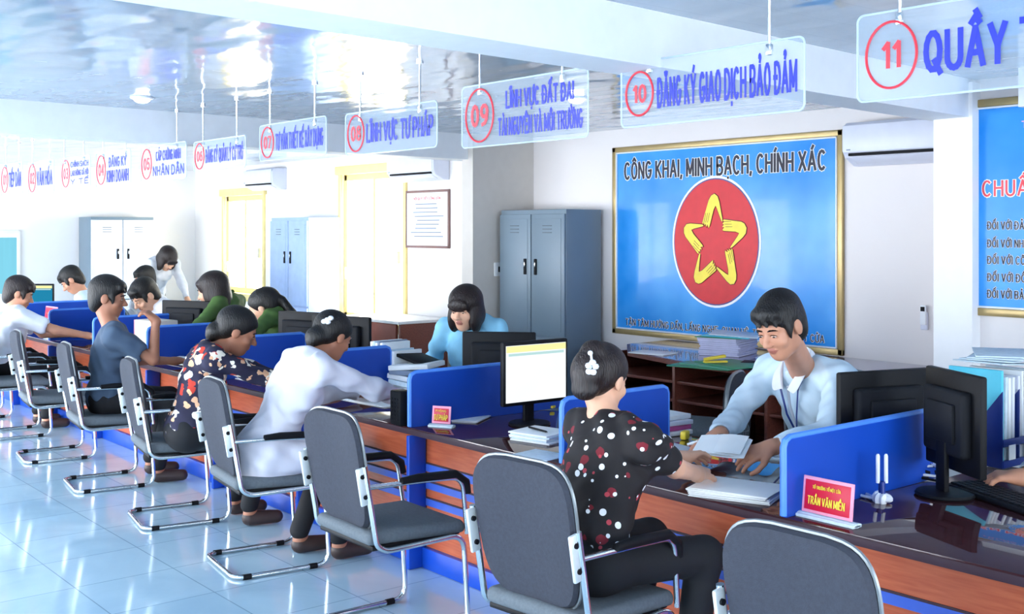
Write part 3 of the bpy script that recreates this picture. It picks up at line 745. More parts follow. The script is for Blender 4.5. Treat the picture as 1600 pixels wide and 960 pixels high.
# one hand forming a star point: tip up, fingers down the left edge, thumb down the right
HAND = [(-.36, .42), (-.345, .37), (-.32, .41), (-.29, .335), (-.265, .385), (-.235, .31), (-.21, .37), (-.175, .295), (-.14, .34), (-.02, .66), (.035, .74), (.075, .68), (.20, .44), (.24, .42), (.24, .48), (.15, .82), (.10, .93), (.0, .985), (-.10, .95), (-.16, .88)]
for k in range(5):
    a = -2 * PI * k / 5
    def tr(P): return [(ex + (x * math.cos(a) - z * math.sin(a)) * eA * .80, ez - .01 + (x * math.sin(a) + z * math.cos(a)) * eB * .80) for x, z in P]
    g = G(); g.prism(tr(HAND), -.029, -.0235, 'xz')
    g.tube([(x, -.0262, z) for x, z in tr(HAND)], .0038, 5, closed=True, mi=1)
    for q in (-.315, -.26, -.205):
        pts = [(q - .004, .41), (q + .006, .41), (q + .065, .60), (q + .058, .60)]
        g.prism(tr(pts), -.0305, -.028, 'xz', mi=1)
    g.build('emblem_hand', [M['yhand'], M['outline']], t)
# second poster on the nearer wall at the right
W2 = 6.2
A = Py(1517, 158, W2); B = Py(1517, 492, W2)
w2, h2 = 1.5, A.z - B.z
t = thing('wall_poster', 'blue poster with a column of rules, cut by the right edge of the picture', 'poster', (A.x + w2 / 2, W2, (A.z + B.z) / 2))
poster_frame(t, w2, h2)
g = G(); g.box((0, -.01, 0), (w2 - .06, .016, h2 - .06)); g.build('printed_board', M['poster'], t)
def p2(px, py): v = Py(px, py, W2); return v.x - t.location.x, v.z - t.location.z
x0 = p2(1541, 200)[0]
text('heading', 'ỦY BAN NHÂN DÂN THÀNH PHỐ', M['txt_white'], .9, .04, t, .05, p2(1580, 181)[1], -.02, .01)
text('heading', 'TRUNG TÂM HÀNH CHÍNH CÔNG', M['pinkrim'], .98, .045, t, .05, p2(1580, 196)[1], -.02, .02)
tcx = p2(1539, 293)[0] + .52
me = text_mesh('CHUẨN MỰC ĐẠO ĐỨC', 1.04, .105, .13, .01, tcx, p2(1565, 293)[1], -.019); me.materials.append(M['txt_white']); link('title_halo', me, t)
text('title', 'CHUẨN MỰC ĐẠO ĐỨC', M['txt_red'], 1.04, .105, t, tcx, p2(1565, 293)[1], -.022, .01)
text('subtitle', 'CÁN BỘ, CÔNG CHỨC, VIÊN CHỨC', M['yellow'], .8, .035, t, -.02, p2(1570, 325)[1], -.02, .01)
for i, (s_, py) in enumerate([('ĐỐI VỚI ĐẢNG, TỔ QUỐC', 352), ('ĐỐI VỚI NHÂN DÂN', 380), ('ĐỐI VỚI CÔNG VIỆC', 406), ('ĐỐI VỚI ĐỒNG CHÍ', 433), ('ĐỐI VỚI BẢN THÂN', 459)]):
    wl = .0225 * len(s_)
    me = text_mesh(s_, wl, .052, .12, .01, x0 + .02 + wl / 2, p2(1560, py)[1], -.019); me.materials.append(M['txt_white']); link('rule_halo', me, t)
    text('rule_line', s_, M['txt_black'], wl, .052, t, x0 + .02 + wl / 2, p2(1560, py)[1], -.022, .004)
g = G(); g.prism([(.05 + .3 * math.cos(2 * PI * k / 30), -.02 + .33 * math.sin(2 * PI * k / 30)) for k in range(30)], -.0195, -.0175, 'xz'); g.build('pale_red_rosette', mat('rosette', '#ea8f86', .4), t)
# framed paper in the far bay
def framed(pxl, pyt, pxr, pyb):
    a = Py(pxl, pyt, WY); b = Py(pxr, pyb, WY); W = b.x - a.x; H = a.z - Py(pxl, pyb, WY).z
    t = thing('framed_notice', 'framed white notice on the bright far wall, left of the pier', 'framed notice', (a.x + W / 2, WY, a.z - H / 2))
    g = G()
    for s in (1, -1):
        g.box((s * (W / 2 - .012), -.012, 0), (.026, .024, H), .004); g.box((0, -.012, s * (H / 2 - .012)), (W, .024, .026), .004)
    g.build('frame', mat('brown_frame', '#8a6a64', .5), t)
    g = G(); g.box((0, -.006, 0), (W - .03, .01, H - .03)); g.build('sheet', M['paper'], t)
    text('heading', 'NỘI QUY TIẾP CÔNG DÂN', M['txt_red'], W * .6, .03, t, 0, H * .36, -.013, .0)
    g = G()
    for k in range(9): g.box((random.uniform(-.04, .04), -.0125, H * .26 - k * H * .07), (W * random.uniform(.45, .7), .002, .01))
    o = g.build('printed_lines', M['ink'], t, smooth=False); o['kind'] = 'stuff'
framed(635, 299, 704, 387)
# air conditioners
def aircon(a, b, W, label, H=.3, D=.21, flap_dark=True):
    t = thing('air_conditioner', label, 'air conditioner', (a, b[0], b[1]))
    g = G()
    prof = [(0, 0), (0, H), (-.02, H + .0), (-D * .8, H - .005), (-D, H - .05), (-D, .10), (-D * .86, .055), (-D * .35, .0)]
    g.prism(prof, -W / 2, W / 2, 'yz'); o = g.build('housing', M['lav'], t, smooth=False)
    m_ = o.modifiers.new('b', 'BEVEL'); m_.width = .012; m_.segments = 3
    g = G(); g.box((0, -D - .004, H * .6), (W - .03, .012, H * .62), .005); g.build('front_cover', M['lav'], t)
    g = G(); g.box((0, -D * .92, .073), (W - .1, .03, .020), .003); g.build('air_slot', M['blackm'], t)
    g = G(); g.box((0, -D * .72, .035), (W - .12, .09, .008), .003, rot=(-.5, 0, 0)); g.build('louvre', M['lav'], t)
    g = G(); g.box((-W * .43, -D - .011, H * .35), (.03, .003, .008)); g.build('badge', M['ink'], t)
    return t
a = Py(1342, 190, WY - .2); b = Py(1462, 250, WY - .2)
aircon((a.x + b.x) / 2 + .02, (WY, Py(1400, 255, WY - .2).z), .86, 'white split air conditioner right of the large blue poster', H=.3)
a = Py(397, 290, WY); b = Py(455, 290, WY)
aircon((a.x + b.x) / 2, (WY, Py(420, 298, WY).z), .8, 'far air conditioner above the pale blue cabinet', H=.28)
a = Py(627, 280, WY); b = Py(706, 280, WY)
aircon((a.x + b.x) / 2, (WY, Py(660, 284, WY).z), .86, 'air conditioner above the framed white notice', H=.29)
# remote holder and switch
p = Py(1446, 497, WY)
t = thing('remote_holder', 'small white remote control in a wall holder by the pillar', 'remote control', (p.x, WY, p.z))
g = G(); g.box((0, -.012, -.02), (.05, .024, .12), .008); g.build('cradle', M['lav'], t)
g = G(); g.box((0, -.026, .02), (.042, .018, .13), .006); g.build('remote', M['white'], t)
g = G(); g.box((0, -.0365, .06), (.03, .003, .03), .001); g.build('display', M['dgrey'], t)
p = Px(777, 421, -7.99)
t = thing('wall_switch', 'white wall switch beside the grey steel cabinet', 'switch', (-7.99, p.y, p.z))
g = G(); g.box((.006, 0, 0), (.012, .08, .125), .004); g.build('plate', M['white'], t)
g = G(); g.box((.014, .012, 0), (.01, .02, .05), .003); g.build('rocker', M['dgrey'], t)
# ------------------------------------------------------------------ steel cabinets
def cabinet(x, y, W, D, H, label, body, side, face=0., low=.55, handle=M['dgrey']):
    t = thing('steel_cabinet', label, 'cabinet', (x, y, 0), face)
    g = G(); g.box((0, D / 2, H / 2), (W, D, H), .006); g.build('body', side, t)
    g = G(); g.box((0, -.001, .04), (W - .02, .02, .08), .003); g.build('base', M['steel_d'], t)
    for s in (1, -1):
        for z0, z1, nm in ((.10, low, 'lower_door'), (low + .02, H - .04, 'upper_door')):
            g = G(); g.box((s * W / 4, -.010, (z0 + z1) / 2), (W / 2 - .012, .02, z1 - z0), .004)
            g.box((s * W / 4, -.021, (z0 + z1) / 2), (W / 2 - .09, .006, z1 - z0 - .08), .003)
            d = g.build(nm, body, t)
            g = G(); zz = (z0 + z1) / 2 if nm == 'lower_door' else 1.33
            g.box((s * .07, -.030, zz), (.03, .014, .14), .005, mi=0); g.box((s * .07, -.034, zz + .02), (.014, .014, .04), .003, mi=1)
            g.build('handle', [handle, M['chrome']], d)
        for k in range(3):
            g = G(); g.box((s * W / 4, -.025, H - .14 - k * .03), (.12, .004, .008), .001); g.build('vent_slot', M['steel_d'], t)
    return t
a = Py(783, 326, 6.40); b = Py(885, 327, 6.40)
cabinet((a.x + b.x) / 2, 6.40, b.x - a.x, .41, 1.83, 'tall grey two-door steel cabinet in the corner left of the blue poster', M['steel'], M['steel'], low=.72)
a = Py(424, 335, 6.38); b = Py(482, 335, 6.38)
cabinet((a.x + b.x) / 2, 6.38, b.x - a.x, .41, 1.80, 'pale blue steel cabinet against the bright far wall, below the far air conditioner', M['steel_b'], M['steel_b'], low=.75)
a = Px(141, 340, -15.1)
b = Px(240, 340, -15.1)
cabinet(-15.1, (a.y + b.y) / 2, (b.y - a.y), .45, 1.83, 'very pale cabinet against the end wall, behind the bending person', M['steel_w'], M['steel'], PI / 2, low=.7)  # grey body colours in the shadow on this pale cabinet's side
# ------------------------------------------------------------------ back desks
p0 = Pz(975, 545, .75); p1 = Pz(1205, 560, .75)
t = thing('back_desk', 'long brown wooden desk with shelves under the blue poster', 'desk', (-4.9, 6.35, 0))
dw, dd = 2.35, 1.0
g = G(); g.prism([(-1.35, .5), (-1.35, -.02), (-.95, -.42), (-.2, -.62), (1.0, -.62), (1.2, -.5), (1.2, .5)], .72, .75, 'xy'); g.build('desk_edge', M['desk'], t, smooth=False)
g = G(); g.prism([(-1.33, .48), (-1.33, -.01), (-.94, -.40), (-.2, -.60), (1.0, -.60), (1.18, -.48), (1.18, .48)], .748, .755, 'xy'); g.build('desk_top', M['desk_top'], t, smooth=False)
for xx in (-1.25, -.45, .35, 1.1):
    g = G(); g.box((xx, -.02, .36), (.025, .9, .72), .003); g.build('side_panel', M['desk'], t)
for z in (.45, .58):
    g = G(); g.box((-.07, -.05, z), (2.3, .8, .02), .003); g.build('shelf', M['desk'], t)
g = G(); g.box((-.07, .43, .36), (2.35, .02, .7), .003); g.build('back_panel', M['desk'], t)
def label_thing(name, label, cat, build, m, loc, rz=0., group=None):
    t = build.build(name, m, None, loc=loc, rot=(0, 0, rz)); tag(t, label, cat, group); return t
def sheets(w, d, n, m, name, label, cat, loc, rz, jit=.006, th=.004, group=None, mats=None):
    """pile of sheets or books: every member is a slab"""
    g = G()
    for k in range(n):
        g.box((random.uniform(-jit, jit), random.uniform(-jit, jit), th * (k + .5)), (w, d, th * .92), min(.001, th * .2), rot=(0, 0, random.uniform(-.05, .05)), mi=(k % len(mats) if mats else 0))
    return label_thing(name, label, cat, g, mats or m, loc, rz, group)
p = Pz(1020, 552, .757); sheets(.30, .21, 2, M['paper'], 'paper_sheet', 'white sheet lying on the back desk under the poster', 'paper', (p.x, p.y, .756), .2)
p = Pz(1137, 553, .757)
t = thing('document_pile', 'pile of bound papers topped by green and blue folders on the back desk', 'papers', (p.x, p.y, .756), .3)
g = G()
for k in range(9): g.box((random.uniform(-.01, .01), random.uniform(-.01, .01), .007 + k * .014), (.30, .36, .013), .002, rot=(0, 0, random.uniform(-.06, .06)))
g.build('papers', mat('lilac_page_edges', '#c3c4e0', .7), t)
for k, mm in enumerate(('green', 'cyan', 'paper_b')):
    g = G(); g.box((.03 * k, 0, .131 + k * .008), (.34, .40, .006), .002, rot=(0, .03 * k, .15 * k)); g.build('folder', M[mm], t)
p = Pz(1105, 573, .757)
t = thing('folder_fan', 'green folders lying spread on the front of the back desk', 'folder', (p.x, p.y, .756), .25)
for k in range(3):
    g = G(); g.box((.08 * k, .02 * k, .006 + .01 * k), (.44, .3, .009), .003, rot=(0, 0, -.25 * k)); g.build('folder', mat('green_cover', '#5aa58a', .5) if k % 2 else M['green'], t)
p = Pz(1122, 574, .757)
t = thing('stapler', 'yellow stapler on the green folders of the back desk', 'stapler', (p.x + .02, p.y - .05, .79), 1.1)
g = G(); g.box((0, 0, .008), (.16, .035, .012), .004); g.build('base', M['yellow'], t)
g = G(); g.box((-.005, 0, .034), (.15, .03, .02), .006, rot=(0, -.13, 0)); g.build('arm', M['yellow'], t)
p = Pz(1175, 571, .757)
g = G(); g.box((0, 0, .012), (.34, .22, .022), .005); g.box((0, .02, .027), (.3, .15, .008), .003)
label_thing('black_binder', 'closed black binder at the edge of the back desk, behind the clerk', 'binder', g, M['blackm'], (p.x + .12, p.y - .02, .757), .5)
# side table at far wall with swivel chair
t = thing('side_table', 'small red-brown table with white top against the bright far wall', 'table', (-9.75, 6.45, 0))
g = G(); g.box((0, 0, .735), (1.1, .62, .03), .005); g.build('table_top', mat('pale_table_top', '#f2efee', .4), t)
g = G(); g.box((.1, -.28, .50), (.75, .03, .43), .004); g.build('front_panel', mat('red_brown_panel', '#8a4636', .5), t)
for s in (1, -1):
    g = G(); g.box((s * .53, 0, .36), (.03, .58, .72), .004); g.build('side_panel', M['desk'], t)
def clerk_chair(loc, rz, label, h=.93, wd=.25):
    t = thing('office_chair', label, 'chair', loc, rz)
    g = G()
    pts = [(math.copysign(abs(math.cos(a)) ** .7, math.cos(a)) * wd, h - .26 + math.copysign(abs(math.sin(a)) ** .7, math.sin(a)) * .26) for a in [2 * PI * k / 32 for k in range(32)]]
    g.prism(pts, -.28, -.23, 'xz'); o = g.build('backrest', M['cloth'], t, smooth=False); b_ = o.modifiers.new('b', 'BEVEL'); b_.width = .02; b_.segments = 3
    g = G(); g.tube([(x, -.255, z) for x, z in pts], .012, 6, closed=True); g.build('backrest_rim', M['rim'], t)
    g = G(); g.box((0, 0, .45), (.48, .46, .07), .03, seg=3); g.build('seat', M['seat'], t)
    g = G(); g.tube([(0, -.26, h - .35), (0, -.27, .5), (0, -.2, .41), (0, 0, .41)], .018, 8, fillet=.05); g.cyl((0, 0, .08), (0, 0, .42), .025); g.build('column', M['black'], t)
    for k in range(5):
        a = 2 * PI * k / 5
        g = G(); g.tube([(0, 0, .09), (.27 * math.cos(a), .27 * math.sin(a), .06)], [.022, .014]); g.ball((.27 * math.cos(a), .27 * math.sin(a), .027), .027, 10); g.build('leg', M['black'], t)
    return t
p = Py(600, 530, 6.0); clerk_chair((p.x, 5.72, 0), 0, 'grey office chair in front of the small red-brown table', .86)
clerk_chair((-3.22, 4.62, 0), PI + .35, 'grey office chair behind the clerk in the light blue shirt', .95, .27)
clerk_chair((-4.55, 5.2, 0), 2.0, 'dark office chair in the gap before the back desk', .80)
# ------------------------------------------------------------------ monitors
def monitor(label, loc, rz, W=.40, H=.32, screen=None, stand=.10, cat='monitor'):
    """screen faces local -y"""
    t = thing('computer_monitor', label, cat, loc, rz)
    zc = stand + H / 2
    g = G(); g.box((0, 0, zc), (W, .03, H), .008); g.build('bezel', M['black'], t)
    g = G(); g.box((0, -.0155, zc), (W - .03, .004, H - .035), .001)
    sc = g.build('screen', screen or M['blackm'], t)
    if screen:
        g = G(); g.box((0, -.0185, zc + H / 2 - .035), (W - .034, .002, .030)); g.build('toolbar', M['screen_y'], sc)
        g = G(); g.box((0, -.0185, zc + H / 2 - .062), (W - .06, .002, .012)); g.build('menu_line', M['screen_c'], sc)
    g = G(); g.box((0, .032, zc), (W * .74, .045, H * .66), .016, seg=3); g.box((0, .058, zc), (W * .5, .02, H * .4), .01); g.build('back_cover', M['dgrey'], t)
    g = G(); g.box((0, .05, (stand + H * .35) / 2 + .005), (.06, .022, stand + H * .35), .006); g.build('stand', M['black'], t)
    g = G(); g.lathe([(.10, 0), (.105, .006), (.10, .014), (.03, .02)], (0, .04, 0)); g.build('foot', M['black'], t)
    return t
DT = CT
p = Pz(842, 640, .70)
m_ = monitor('monitor with a lit white screen turned towards the camera beside the pen cup', (-4.17, 3.58, DT), PI / 2 - .05, .40, .31, M['screen'], .11)
monitor('dark monitor seen from behind, next to the lit white screen and the bob-haired clerk', (-4.72, 3.80, DT), PI + .75, .40, .31, None, .10)
monitor('black monitor behind the divider, right of the clerk in the light blue shirt', (-2.47, 3.93, DT), -PI / 2 - .30, .44, .36, None, .05)
monitor('black monitor tilted over the counter at the right, by the white cord', (-2.11, 3.82, DT), PI - math.radians(30), .36, .36, None, .09)
ma = Py(502, 520, 3.80); monitor('wide black monitor back rising behind the pale-shirted visitor', (ma.x + .26, 3.80, DT), PI + .3, .50, .34, None, .06)
ma = Py(462, 520, 3.85); monitor('black monitor back left of the pale-shirted visitor, beside the ponytail', (ma.x + .12, 3.86, DT), PI + .35, .48, .33, None, .06)
ma = Py(290, 490, 3.8); monitor('black monitor between the white-shirted clerk and the woman in green', (ma.x + .02, 3.80, DT), PI + .45, .50, .33, None, .05)
ma = Py(84, 450, 4.0); monitor('small far monitor with a blue screen at the left', (ma.x, 3.78, DT), .9, .46, .32, M['screen_blue'], .05)
t = thing('side_desk', 'brown wooden desk joined behind the counter at the right edge', 'desk', (-1.2, 4.24, 0))
g = G(); g.box((0, 0, CT - .022), (2.2, .5, .03), .004); g.build('desk_top', M['top'], t)
for s in (1, -1):
    g = G(); g.box((s * 1.05, 0, .325), (.03, .45, .65), .003); g.build('side_panel', M['desk'], t)
# keyboard
p = Pz(1545, 778, CT)
t = thing('keyboard', 'black keyboard on the counter at the right edge', 'keyboard', (p.x + .06, p.y, CT), -.42)
g = G(); g.box((0, 0, .010), (.46, .16, .018), .006); g.build('body', M['blackm'], t)
g = G()
for r_ in range(5):
    for c_ in range(14): g.box((-.2 + c_ * .0305, -.055 + r_ * .027, .022), (.026, .022, .008), .002, seg=1)
o = g.build('keys', M['dgrey'], t); o['kind'] = 'stuff'
# magazine rack with files
p = Pz(1545, 712, CT)
t = thing('file_rack', 'blue plastic file rack full of folders on the desk at the right', 'file rack', (p.x + .05, p.y - .02, CT), 1.52)
RW, RD = .38, .26
g = G()
for k in range(4): g.prism([(-RD / 2, 0), (RD / 2, 0), (RD / 2, .10), (RD / 2 - .02, .12), (-.02, .17), (-RD / 2, .31)], -RW / 2 + k * RW / 3 - .003, -RW / 2 + k * RW / 3 + .003, 'yz')
g.build('side_wall', M['navy'], t, smooth=False)
g = G(); g.box((0, 0, .004), (RW, RD, .008)); g.build('base', M['navy'], t)
for z in (.01, .095):
    for q in (-1, 1):
        g = G(); g.box((0, q * RD / 2, z + .005), (RW, .008, .03), .002); g.build('rail', M['navy'], t)
for k in range(3):
    g = G(); g.box((-RW / 2 + (k + .5) * RW / 3, -RD / 2 - .004, .06), (.05, .004, .06), .001); g.build('label_card', M['paper'], t)
fi = 0
for k in range(3):
    for j in range(4):
        xx = -RW / 2 + .012 + k * RW / 3 + j * .028 + .01
        mm = ['cyan', 'paper_b', 'paper', 'white', 'lav', 'paper', 'ink', 'white', 'paper', 'paper_b', 'white', 'paper'][fi]
        g = G(); hh = .36 + random.uniform(-.02, .02) + (.02 if fi < 1 else 0); g.box((xx, 0, .01 + hh / 2), (.018, .235, hh), .003, rot=(0, random.uniform(-.03, .03), 0))
        label_f = {'cyan': 'cyan folder'}.get(mm)
        o = g.build('folder', M[mm], t)
        if label_f: o['label'] = label_f
        fi += 1
g = G()
for k in range(4): g.box((-.03 + .02 * k, 0, .405 + k * .012), (.26, .22, .006), .002, rot=(0, .08 - .04 * k, .2 * k))
g.build('loose_papers', M['paper_b'], t)
# ------------------------------------------------------------------ nameplates
def nameplate(px, py, rz, label, W=.21, H=.125, txt=('TỔ TRƯỞNG TỔ MỘT CỬA', 'TRẦN VĂN MIỀN')):
    p = Pz(px, py, CT) if px > 5 else Vector((px, py, 0))
    t = thing('nameplate', label, 'nameplate', (p.x, p.y, CT), rz, 'red nameplates on the counter')
    Rm = Matrix.Rotation(-.12, 4, 'X')
    g = G(); g.box((0, 0, .018 + H / 2), (W, .006, H), .002, rot=Rm); g.build('acrylic_holder', M['pinkrim'], t)
    g = G(); g.box((0, -.0045, .018 + H / 2), (W - .022, .004, H - .022), .001, rot=Rm); g.build('red_card', M['red'], t)
    g = G(); g.tube([(-W / 2 - .015, 0, .008), (W / 2 + .015, 0, .008)], .016, 10, flat=.5); g.box((0, -.0, .006), (W + .03, .05, .012), .004); g.build('clear_base', M['paper_b'], t)
    o = text('small_words', txt[0], M['txt_yellow'], W * .55, .012, t, 0, .0, 0, .0); o.rotation_euler = (-.12, 0, 0); o.location = (0, -.0115 + .004, .018 + H * .74)
    o = text('big_words', txt[1], M['txt_yellow'], W * .72, .030, t, 0, .0, 0, .02); o.rotation_euler = (-.12, 0, 0); o.location = (0, -.0115, .018 + H * .38)
    return t
nameplate(-2.185, 3.15, .0, 'red nameplate with yellow letters on the counter at the right', .195, .12)
nameplate(653, 650, -.1, 'red nameplate before the pen cup at the blue post', .16, .14, ('CÁN BỘ', 'NGUYỄN THỊ HOA'))
nameplate(690, 668, .5, 'small red card leaning beside the nameplate near the pen cup', .10, .085, ('PHÒNG', 'TƯ PHÁP'))
nameplate(79, 523, .1, 'pink and red nameplate at the far left of the counter', .26, .24, ('CÁN BỘ', 'LÊ VĂN AN'))
# ------------------------------------------------------------------ things on the counter
def ribbon_cord():
    g = G()
    for k in range(7):
        a = k * .9
        g.ball((.018 * math.cos(a), .014 * math.sin(a), .016 + .004 * math.sin(k * 2)), (.024, .017, .013), 10, rot=(.4 * k, .3 * k, a))
    return g
p = Pz(1378, 786, CT)
t = thing('pen_stand', 'white pen stand with two upright white pens near the red nameplate', 'pen stand', (p.x, p.y, CT), 0)
g = ribbon_cord(); g.build('knotted_base', M['white'], t)
g = G(); g.cyl((0, 0, .02), (0, 0, .075), .012, n=12); g.build('stem', M['navy'], t)
for q in (-1, 1):
    g = G(); g.cyl((q * .0145 * RGT.x, q * .0145 * RGT.y, .07), (q * .0145 * RGT.x, q * .0145 * RGT.y, .165), .007, n=12); g.cyl((q * .0145 * RGT.x, q * .0145 * RGT.y, .165), (q * .0145 * RGT.x, q * .0145 * RGT.y, .172), .007, .004, 12); g.build('pen', M['white'], t)
g = G(); g.tube([(-.02, 0, .012), (-.05, .01, .012), (-.08, .035, .010), (-.105, .03, .01), (-.10, .005, .01), (-.07, -.002, .01), (-.03, -.006, .012)], .0055, 8, fillet=.02); g.build('cord_loop', M['white'], t)
# cables behind the monitor at right
p = Pz(1430, 748, CT)
t = thing('cable_tangle', 'tangle of black and white cables and paper under the right monitor', 'cables', (p.x, p.y, CT), 0)
for k in range(5):
    g = G(); pts = [(random.uniform(-.12, .12), random.uniform(-.07, .07), .012 + .01 * k + random.uniform(0, .02)) for _ in range(7)]
    g.tube(pts, .005, 7, fillet=.03); g.build('cable', M['black'] if k % 2 == 0 else M['white'], t)
p = Pz(1425, 742, CT)
g = G(); g.grid(8, 8, lambda u, v: Vector(((u - .5) * .13, (v - .5) * .09, .03 + .03 * math.sin(u * 7 + v * 3) * math.sin(v * 6) + .03)), .002)
label_thing('crumpled_paper', 'crumpled white paper at the foot of the right monitor', 'paper', g, M['paper'], (p.x - .02, p.y + .06, CT), .3)
# desk fan / wire thing left of the black monitor
p = Pz(1310, 668, CT)
t = thing('wire_basket', 'small round grey wire basket beside the clerk\'s arm', 'basket', (p.x, 3.92, CT), 0)
g = G()
for k in range(6): g.tube([(.05 * math.cos(2 * PI * j / 20), .012 * (k - 2.5), .075 + (.07 - .004 * k) * math.sin(2 * PI * j / 20)) for j in range(20)], .002, 5, closed=True)
for k in range(10):
    a = 2 * PI * k / 10; g.tube([(.05 * math.cos(a), -.03, .075 + .07 * math.sin(a)), (.05 * math.cos(a), .03, .075 + .06 * math.sin(a))], .002, 5)
g.build('wires', M['rim'], t)
# papers near the two at the front
def flat_paper(px, py, w, d, rz, label, z=CT, n=2, m='paper', th=.003, name='paper_sheet', cat='paper'):
    p = Pz(px, py, z)
    return sheets(w, d, n, M[m], name, label, cat, (p.x, p.y, z), rz, th=th)
flat_paper(1152, 772, .30, .23, .35, 'thick white writing pad on the counter edge by the blouse woman\'s hands', n=7, th=.004, name='writing_pad', cat='pad')
flat_paper(1020, 700, .34, .25, -.15, 'white sheets on a dark clipboard left of the clerk\'s hands', n=3)
p = Pz(1030, 676, CT)
t = thing('book_stack', 'stack of white and magenta books behind the polka dot blouse', 'books', (p.x - .02, p.y, CT), -.05)
for k, (mm, th) in enumerate((('white', .022), ('pink', .026), ('lav', .022), ('paper', .024))):
    g = G(); g.box((random.uniform(-.01, .01), 0, sum((.022, .026, .022, .024)[:k]) + th / 2), (.27, .21, th - .002), .003, rot=(0, 0, random.uniform(-.08, .08))); g.build('book', M[mm], t)
p = Pz(1055, 684, CT); g = G(); g.box((0, 0, .02), (.03, .05, .04), .008); label_thing('eraser', 'small yellow block beside the magenta book stack', 'eraser', g, M['yellow'], (p.x + .06, p.y, CT), .3)
flat_paper(1200, 712, .26, .2, .4, 'blue and white papers beside the divider under the clerk\'s arm', n=3, m='paper_b')
p = Pz(838, 690, CT)
sheets(.22, .20, 5, M['paper'], 'document_stack', 'stack of papers under a black pen at the left of the polka dot blouse', 'papers', (p.x - .02, p.y + .05, CT), .2, th=.008, mats=[M['paper'], M['paper_b']])
p = Pz(838, 672, .735)
g = G(); g.cyl((-.07, 0, .0), (.07, .01, 0), .005, n=8); g.cyl((.07, .01, 0), (.085, .011, 0), .005, .001, 8); label_thing('black_pen', 'black pen lying on the paper stack beside the polka dot blouse', 'pen', g, M['black'], (p.x, p.y, .737), -.2)
flat_paper(845, 712, .20, .16, .15, 'pale sheet under the glass left of the polka dot blouse', n=1, m='paper_b')
p = Pz(851, 638, CT)
t = thing('stapler', 'yellow stapler lying below the lit screen', 'stapler', (p.x - .02, p.y, CT), .35)
g = G(); g.box((0, 0, .01), (.15, .035, .014), .004); g.build('base', M['yellow'], t)
g = G(); g.box((-.005, 0, .034), (.13, .03, .018), .006, rot=(0, -.15, 0)); g.build('arm', M['yellow'], t)
# pen cup
p = Pz(730, 640, CT)
t = thing('pen_cup', 'clear square cup with green and white bits against the blue divider', 'cup', (p.x, p.y, CT), .2)
g = G()
for a, b, c_, d in ((.0, .05, .11, .006), (0, -.05, .11, .006)): g.box((a, b, .065), (c_, d, .13), .002)
for a in (-.052, .052): g.box((a, 0, .065), (.006, .1, .13), .002)
g.box((0, 0, .004), (.11, .1, .008)); g.build('cup_wall', M['glass'], t)
g = G()
random.seed(9)
for k in range(16): g.ball((random.uniform(-.035, .035), random.uniform(-.03, .03), .02 + random.uniform(0, .08)), random.uniform(.012, .02), 8, mi=k % 3)
o = g.build('contents', [M['green'], M['white'], mat('lime_bits', '#b7cf63', .5)], t); o['kind'] = 'stuff'
for k in range(3):
    g = G(); g.tube([(-.03 + .03 * k, .02, .03), (-.045 + .035 * k, .03, .175)], .004, 7); g.build('pen', M[['navy', 'white', 'blackm'][k]], t)
p = Pz(762, 636, CT)
t = thing('tape_dispenser', 'dark blue tape dispenser next to the clear cup', 'tape dispenser', (p.x, p.y + .03, CT), .2)
g = G(); g.prism([(-.07, 0), (.07, 0), (.075, .035), (.05, .04), (.03, .02), (-.02, .02), (-.06, .05)], -.02, .02, 'xz'); g.build('body', M['navy'], t)
g = G(); g.cyl((-.0, -.01, .05), (0, .01, .05), .035, n=20); g.build('tape_roll', mat('purple_tape', '#5c5aa8', .3), t)
p = Pz(779, 634, CT)
g = G(); g.lathe([(.028, 0), (.032, .01), (.032, .035), (.026, .045), (.012, .047)]); label_thing('glue_pot', 'small green pot right of the tape dispenser', 'pot', g, M['green'], (p.x + .02, p.y, CT))
flat_paper(712, 655, .30, .20, .55, 'white leaflets fanned out behind the two red plates', n=4, th=.003)
# speaker
p = Pz(620, 664, CT)
t = thing('card_reader', 'black box standing left of the blue post beside the pale sleeve', 'speaker', (p.x + .015, p.y + .02, CT), -.05)
g = G(); g.box((0, 0, .085), (.10, .08, .17), .008); g.build('body', M['blackm'], t)
g = G()
for k in range(6):
    for j in range(3): g.cyl((-.025 + .025 * j, -.041, .03 + .02 * k), (-.025 + .025 * j, -.0435, .03 + .02 * k), .006, n=8)
o = g.build('keys', M['dgrey'], t); o['kind'] = 'stuff'
sheets(.52, .46, 3, M['paper'], 'paper_sheet', 'large white form spread under the pale-shirted visitor\'s hand', 'paper', (-5.36, 3.52, CT), .05, th=.003)
sheets(.46, .42, 3, M['paper'], 'paper_sheet',  'white sheets between the floral sleeve and the pale-shirted visitor', 'paper', (-6.53, 3.45, CT), .05, th=.003)
sheets(.42, .36, 3, M['paper'], 'paper_sheet', 'white papers at the elbow of the grey-shirted man', 'paper', (-8.45, 3.38, CT), .1, th=.003)
p = Pz(288, 556, CT); p2_ = (p.x, p.y)
g = G(); g.grid(10, 6, lambda u, v: Vector(((u - .5) * .42, (v - .5) * .22, .012 + .035 * abs(math.sin(v * 3.1)) * (1 - u * .5))), .004)
label_thing('folded_paper', 'folded white newspaper leaning at the divider left of the floral blouse', 'paper', g, M['paper'], (-7.60, 3.33, CT), .1)
p = Py(244, 515, 3.42)
t = thing('paper_box', 'beige box standing before the clerk in the white shirt', 'box', (p.x, 3.42, CT), .15)
g = G(); g.box((0, 0, .13), (.30, .2, .26), .006); g.build('carton', mat('beige_carton', '#d9cdbf', .6), t)
g = G(); g.box((-.155, 0, .13), (.012, .2, .26), .003); g.build('spine', mat('pink_spine', '#b06a78', .5), t)
